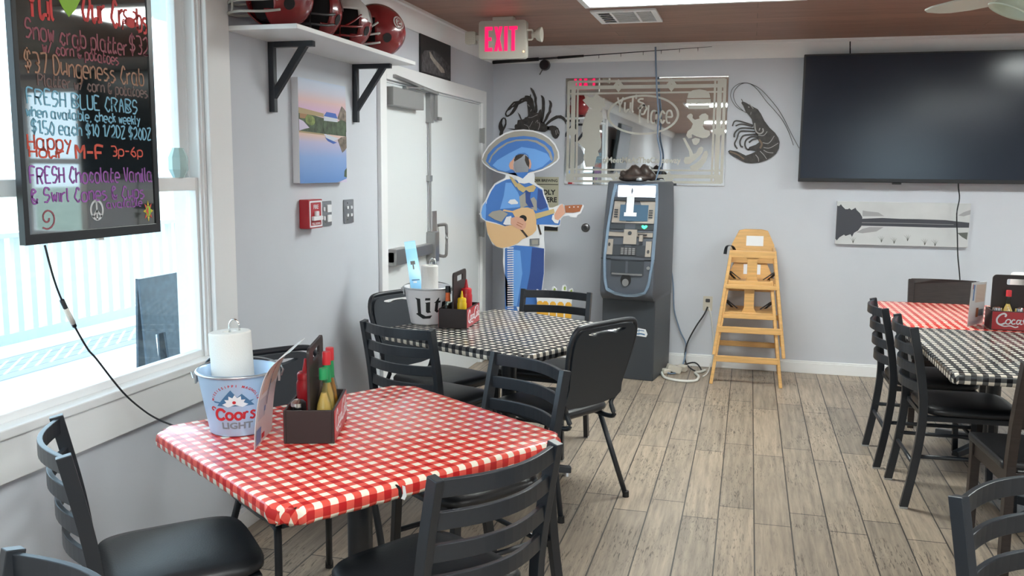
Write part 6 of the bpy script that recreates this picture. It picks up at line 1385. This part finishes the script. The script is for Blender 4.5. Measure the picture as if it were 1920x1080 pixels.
def caddy(label, loc, rz, handle=True):
    """wooden condiment carrier: long side along y, red printed ends on the long sides"""
    t = thing('condiment_caddy', label, 'condiment caddy', loc, rz, 'condiment caddies')
    L_, W_, H_, th = .128, .072, .098, .007
    for s in (-1, 1):
        MB().b2((s*W_, -L_, 0), (s*(W_-th), L_, H_)).build('side_panel', M['brown_k'], t, bevel=.0015)
        MB().b2((-W_+th, s*L_, 0), (W_-th, s*(L_-th), H_)).build('end_panel', M['brown_k'], t, bevel=.0015)
    MB().b2((-W_+th, -L_+th, 0), (W_-th, L_-th, .006)).build('floor_panel', M['brown_k'], t)
    fh = lambda u, v, h: Vector((h-.004, u, v))
    MB().poly([rrect(-L_+th, .006, L_-th, .275, .02), rrect(-.055, .225, .055, .255, .008)], fh, .008).build('handle_panel', M['brown_k'], t, bevel=.001)
    for s in (1, -1):
        fr2 = (lambda u, v, h: Vector((W_+h, u, v))) if s > 0 else (lambda u, v, h: Vector((-W_-h, -u, v)))
        lp = MB().poly([(-L_+.003, .004), (L_-.003, .004), (L_-.003, H_-.003), (-L_+.003, H_-.003)], fr2, .0012, .0003).build('logo_panel', M['red'], t)
        g = lambda u, v, h: fr2(u, v, h+.0016)
        sc = MB(); k = .9
        def S(pts, wd): sc.stroke([((x-50)*.00225, .050+(y-22)*.00165) for x, y in pts], g, wd, .0004, 0)
        S([(20, 34), (22, 40), (17, 44), (9, 38), (4, 26), (6, 14), (13, 10), (21, 15)], .0085)      # C
        S([(10, 9), (20, 5), (32, 7), (42, 3), (48, 6)], .0055)                                        # tail under the first word
        for cx in (26, 47): pass
        S([(25, 26), (22, 19), (24, 13), (29, 13), (32, 20), (30, 26), (25, 26)], .0058)              # o
        S([(41, 25), (37, 26), (34, 19), (36, 13), (42, 15)], .0058)                                   # c
        S([(51, 25), (46, 25), (44, 17), (47, 13), (51, 19)], .0058); S([(53, 27), (51, 17), (53, 13), (56, 15)], .0055)   # a
        S([(55.5, 24), (60, 24.5)], .0065)                                                                 # hyphen
        S([(74, 36), (74, 42), (69, 43), (62, 36), (59, 24), (61, 13), (67, 10), (74, 15)], .0085)    # C
        S([(72, 42), (80, 46), (90, 45), (96, 40)], .0048)
        S([(79, 26), (76, 19), (78, 13), (82, 13), (85, 20), (83, 26), (79, 26)], .0058)              # o
        S([(88, 14), (87, 24), (90, 38), (93, 39), (92, 30), (88, 18), (89, 13), (92, 14)], .0052)    # l
        S([(101, 25), (97, 25), (94, 17), (97, 13), (101, 19)], .0056); S([(103, 27), (101, 17), (103, 13), (106, 15)], .0052)  # a
        o = sc.build('script_lettering', M['card'], lp); lab(o, 'white flowing script lettering')
    return t
cd1 = (-1.232, 2.385, TT); ca1 = R(17.5)
caddy('dark condiment caddy on the red gingham table beside the window', cd1, ca1)
cd2 = (-1.402, 4.283, TT); ca2 = R(3)
cadB = caddy('dark condiment caddy on the middle gingham table beside the white bucket', cd2, ca2)
cd3 = (1.337, 5.01, TT); ca3 = R(-91)
caddy('dark condiment caddy with a red script panel facing the room on the right tables', cd3, ca3)
def incad(c, a, u, v):
    return (c[0]+u*math.cos(a)-v*math.sin(a), c[1]+u*math.sin(a)+v*math.cos(a), c[2]+.0065)
def squeeze(label, loc, m, sc=1.0):
    t = thing('squeeze_bottle', label, 'bottle', loc, 0, 'squeeze bottles'); t.scale = (sc, sc, sc)
    MB().lathe([(0, 0), (.026, 0), (.029, .006), (.029, .075), (.027, .09), (.028, .105), (.028, .135), (.024, .145), (0, .145)], k=28, cap=False).build('bottle_body', M[m], t, smooth='auto')
    MB().lathe([(0, .145), (.0255, .145), (.0255, .162), (.021, .168), (.010, .170), (.0035, .208), (.002, .209), (0, .209)], k=24, cap=False).build('nozzle_cap', M[m], t, smooth='auto')
    return t
def sauce_bottle(label, loc, cap, sauce, labelm=None, h=.17, r=.022, neck=None):
    t = thing('sauce_bottle', label, 'bottle', loc, 0, 'sauce bottles')
    k = h/.17
    MB().lathe([(0, 0), (r-.002, 0), (r, .004), (r, .055*k), (r*.85, .085*k), (.011, .118*k), (.0095, .15*k), (0, .15*k)], k=24, cap=False).build('glass_body', M['clear'], t, smooth='auto')
    MB().lathe([(0, .003), (r-.003, .003), (r-.0025, .054*k), (r*.72, .083*k), (.008, .112*k), (0, .112*k)], k=20, cap=False).build('sauce', M[sauce], t, smooth='auto')
    MB().lathe([(0, .148*k), (.0125, .146*k), (.0125, .172*k), (.0115, .174*k), (0, .174*k)], k=20, cap=False).build('screw_cap', M[cap], t, smooth='auto')
    if labelm: MB().lathe([(r+.0004, .012*k), (r+.0006, .013*k), (r+.0006, .045*k), (r+.0004, .046*k)], k=24, cap=False).build('paper_label', M[labelm], t, smooth='auto')
    if neck: MB().lathe([(.0135, .108*k), (.0130, .112*k), (.0115, .140*k), (.0110, .147*k)], k=20, cap=False).build('neck_label', M[neck], t, smooth='auto')
    return t
def shaker(label, loc):
    t = thing('salt_shaker', label, 'shaker', loc, 0, 'glass shakers'); t.scale = (1.22, 1.22, 1.25)
    MB().lathe([(0, 0), (.019, 0), (.021, .004), (.017, .05), (.018, .066), (0, .066)], k=16, cap=False).build('glass_body', M['clear'], t, smooth='auto')
    MB().lathe([(0, .003), (.016, .003), (.0135, .045), (0, .045)], k=14, cap=False).build('salt', M['paper'], t)
    MB().lathe([(0, .092), (.010, .091), (.018, .084), (.019, .066), (0, .066)], k=20, cap=False).build('metal_lid', M['chrome'], t, smooth='auto')
squeeze('red ketchup squeeze bottle in the caddy on the red gingham table', incad(cd1, ca1, -.036, .035), 'ketchup')
shaker('chrome topped shaker in the caddy on the red gingham table', incad(cd1, ca1, -.036, -.085))
sauce_bottle('green capped pepper sauce bottle in the front caddy', incad(cd1, ca1, .036, -.080), 'green', 'sauce2', None, .20, .026)
sauce_bottle('red capped hot sauce bottle nearer the handle of the front caddy', incad(cd1, ca1, .036, -.018), 'redcap', 'sauce2', 'yel_l', .235, .025, 'green')
sauce_bottle('red capped hot sauce bottle at the back of the front caddy', incad(cd1, ca1, .036, .045), 'redcap', 'sauce', 'yel_l', .235, .025, 'green')
sauce_bottle('glass sauce bottle with a black cap and orange neck band, middle table', incad(cd2, ca2, -.036, -.085), 'ink', 'clear', None, .195, .027, 'orange')
squeeze('small yellow mustard squeeze bottle in the middle caddy', incad(cd2, ca2, .036, -.085), 'mustard', .85)
squeeze('red ketchup squeeze bottle behind the mustard in the middle caddy', incad(cd2, ca2, .036, .0), 'ketchup', 1.08)
sauce_bottle('red capped sauce bottle with a yellow label in the right caddy', incad(cd3, ca3, .036, -.050), 'redcap', 'sauce2', 'yel_l', .19, .030)
shaker('short glass shaker left of the sauce bottle in the right caddy', incad(cd3, ca3, .036, -.097))
shaker('short glass shaker right of the sauce bottle in the right caddy', incad(cd3, ca3, .036, .004))
squeeze('red ketchup squeeze bottle in the right caddy, cut by the frame', incad(cd3, ca3, .036, .066), 'ketchup')
rl3 = towel_roll('paper towel roll standing behind the right caddy', (1.40, 5.16, TT), .27, .062)
MB().lathe([(0, 0), (.075, 0), (.075, .006), (0, .006)], k=28).build('holder_base', M['chrome'], rl3).location = (0, 0, 0)

# menus: bent laminated sheets
def sheet(t, name, BFp, BBp, TFp, TBp, bow, m, nu=10, nv=14, th=.0012):
    BFp, BBp, TFp, TBp = map(Vector, (BFp, BBp, TFp, TBp)); nrm = (BBp-BFp).cross(TFp-BFp).normalized()
    def S(u, v, h): return (BFp*(1-u)+BBp*u)*(1-v)+(TFp*(1-u)+TBp*u)*v+nrm*(bow*math.sin(PI*v*.9)*(1-.25*u)+h)
    mb = MB()
    for h in (0, th): mb.add([S(i/nu, j/nv, h) for j in range(nv+1) for i in range(nu+1)], [(j*(nu+1)+i, j*(nu+1)+i+1, (j+1)*(nu+1)+i+1, (j+1)*(nu+1)+i) for j in range(nv) for i in range(nu)])
    q = (nu+1)*(nv+1)
    edge = [i for i in range(nu+1)]+[(j+1)*(nu+1)-1 for j in range(1, nv+1)]+[nv*(nu+1)+i for i in range(nu-1, -1, -1)]+[j*(nu+1) for j in range(nv-1, 0, -1)]
    mb.f += [(a, b, b+q, a+q) for a, b in zip(edge, edge[1:]+edge[:1])]; mb.m += [0]*len(edge)
    at0(mb.build(name, m, None, smooth='auto'), t); return S
def blocks(t, S, th, items):
    mats_ = []; mb = MB()
    for m, u0, v0, u1, v1 in items:
        if m not in mats_: mats_.append(m)
        pts = dense([(u0, v0), (u1, v0), (u1, v1), (u0, v1)], 4)
        mb.poly(pts, lambda u, v, h: S(u, v, h), .0002, th+.0003*len(mats_), mats_.index(m))
    at0(mb.build('printed_blocks', [M[m] for m in mats_]), t)
M['menu_tan'] = mat('menu_tan', (.72, .60, .52), .35); M['menu_blue'] = mat('menu_blue', (.12, .30, .62), .35); M['menu_pale'] = mat('menu_pale', (.62, .68, .76), .35)
m1 = thing('menu_card', 'large bent laminated menu leaning on the front caddy', 'menu', (-1.304, 2.15, TT))
EDGE = [(-1.3103, 2.16, 0.7568), (-1.3046, 2.16, 0.831), (-1.2921, 2.16, 0.9081), (-1.2686, 2.16, 0.9777), (-1.2331, 2.16, 1.0204), (-1.192, 2.16, 1.0496)]
EDGE = [Vector(p) for p in crom(EDGE, 4)]; EDGE[0].z = TT+.001
def Sm(u, v, h):
    k = v*(len(EDGE)-1); i = min(int(k), len(EDGE)-2); p = EDGE[i].lerp(EDGE[i+1], k-i); t_ = (EDGE[i+1]-EDGE[i]).normalized()
    sd = Vector((-.28, .96, 0)); return p+sd*(.205*u)+sd.cross(t_).normalized()*h
def bent(t, name, S, m, nu=8, nv=20, th=.0012):
    mb = MB(); q = (nu+1)*(nv+1)
    for h in (0, th): mb.add([S(i/nu, j/nv, h) for j in range(nv+1) for i in range(nu+1)], [(j*(nu+1)+i, j*(nu+1)+i+1, (j+1)*(nu+1)+i+1, (j+1)*(nu+1)+i) for j in range(nv) for i in range(nu)])
    edge = [i for i in range(nu+1)]+[(j+1)*(nu+1)-1+nu*0 for j in range(1, nv+1)]+[nv*(nu+1)+i for i in range(nu-1, -1, -1)]+[j*(nu+1) for j in range(nv-1, 0, -1)]
    mb.f += [(a, b, b+q, a+q) for a, b in zip(edge, edge[1:]+edge[:1])]; mb.m += [0]*len(edge)
    at0(mb.build(name, m, None, smooth='auto'), t)
bent(m1, 'menu_sheet', Sm, M['paper'])
for th_ in (-.0012, .0015):
    blocks(m1, Sm, th_, [('menu_tan', .12, .42, .48, .92), ('menu_tan', .55, .45, .90, .90), ('menu_pale', .10, .22, .48, .38), ('cherry', .50, .55, .53, .90), ('greyp', .92, .50, .95, .85), ('menu_blue', .06, .05, .30, .16), ('cherry', .35, .06, .50, .10), ('menu_blue', .40, .26, .47, .30), ('navy', .50, .30, .53, .50)])
m2 = thing('menu_card', 'tall pale blue printed card standing in the white bucket', 'menu', (b2[0]-.03, b2[1], TT+.012))
Q0, Q1 = Vector((-1.625, 4.245, TT+.012)), Vector((-1.545, 4.225, TT+.012)); Q2, Q3 = Vector((-1.7479, 4.4082, 1.16)), Vector((-1.7332, 4.5261, 1.16))
S2 = sheet(m2, 'card_sheet', Q0, Q1, Q2, Q3, 0, M['lite_b'])
M['lite_c'] = mat('paler_blue_band', (.40, .70, .94), .4)
for th_ in (.0014, -.0012): blocks(m2, S2, th_, [('lite_c', .02, .90, .98, .99), ('ink', .30, .70, .70, .745), ('ink', .44, .64, .56, .74), ('navy', .2, .50, .85, .515), ('navy', .25, .36, .8, .375), ('card', .3, .47, .6, .49), ('card', .25, .28, .6, .34)])
m3 = thing('menu_card', 'laminated menu leaning beside the right caddy', 'menu', (1.14, 5.03, TT))
S3 = sheet(m3, 'menu_sheet', (1.112, 5.0048, 0.762), (1.2147, 5.1384, 0.762), (1.0582, 4.7341, 1.02), (1.1403, 4.8053, 1.02), .0, M['paper'])
for th_ in (.0014, -.0012): blocks(m3, S3, th_, [('menu_tan', .35, .55, .95, .95), ('menu_blue', .16, .6, .24, .95), ('cherry', .10, .86, .14, .96), ('guitard', .45, .20, .60, .42), ('greyp', .60, .22, .9, .38), ('menu_pale', .05, .05, .9, .12)])
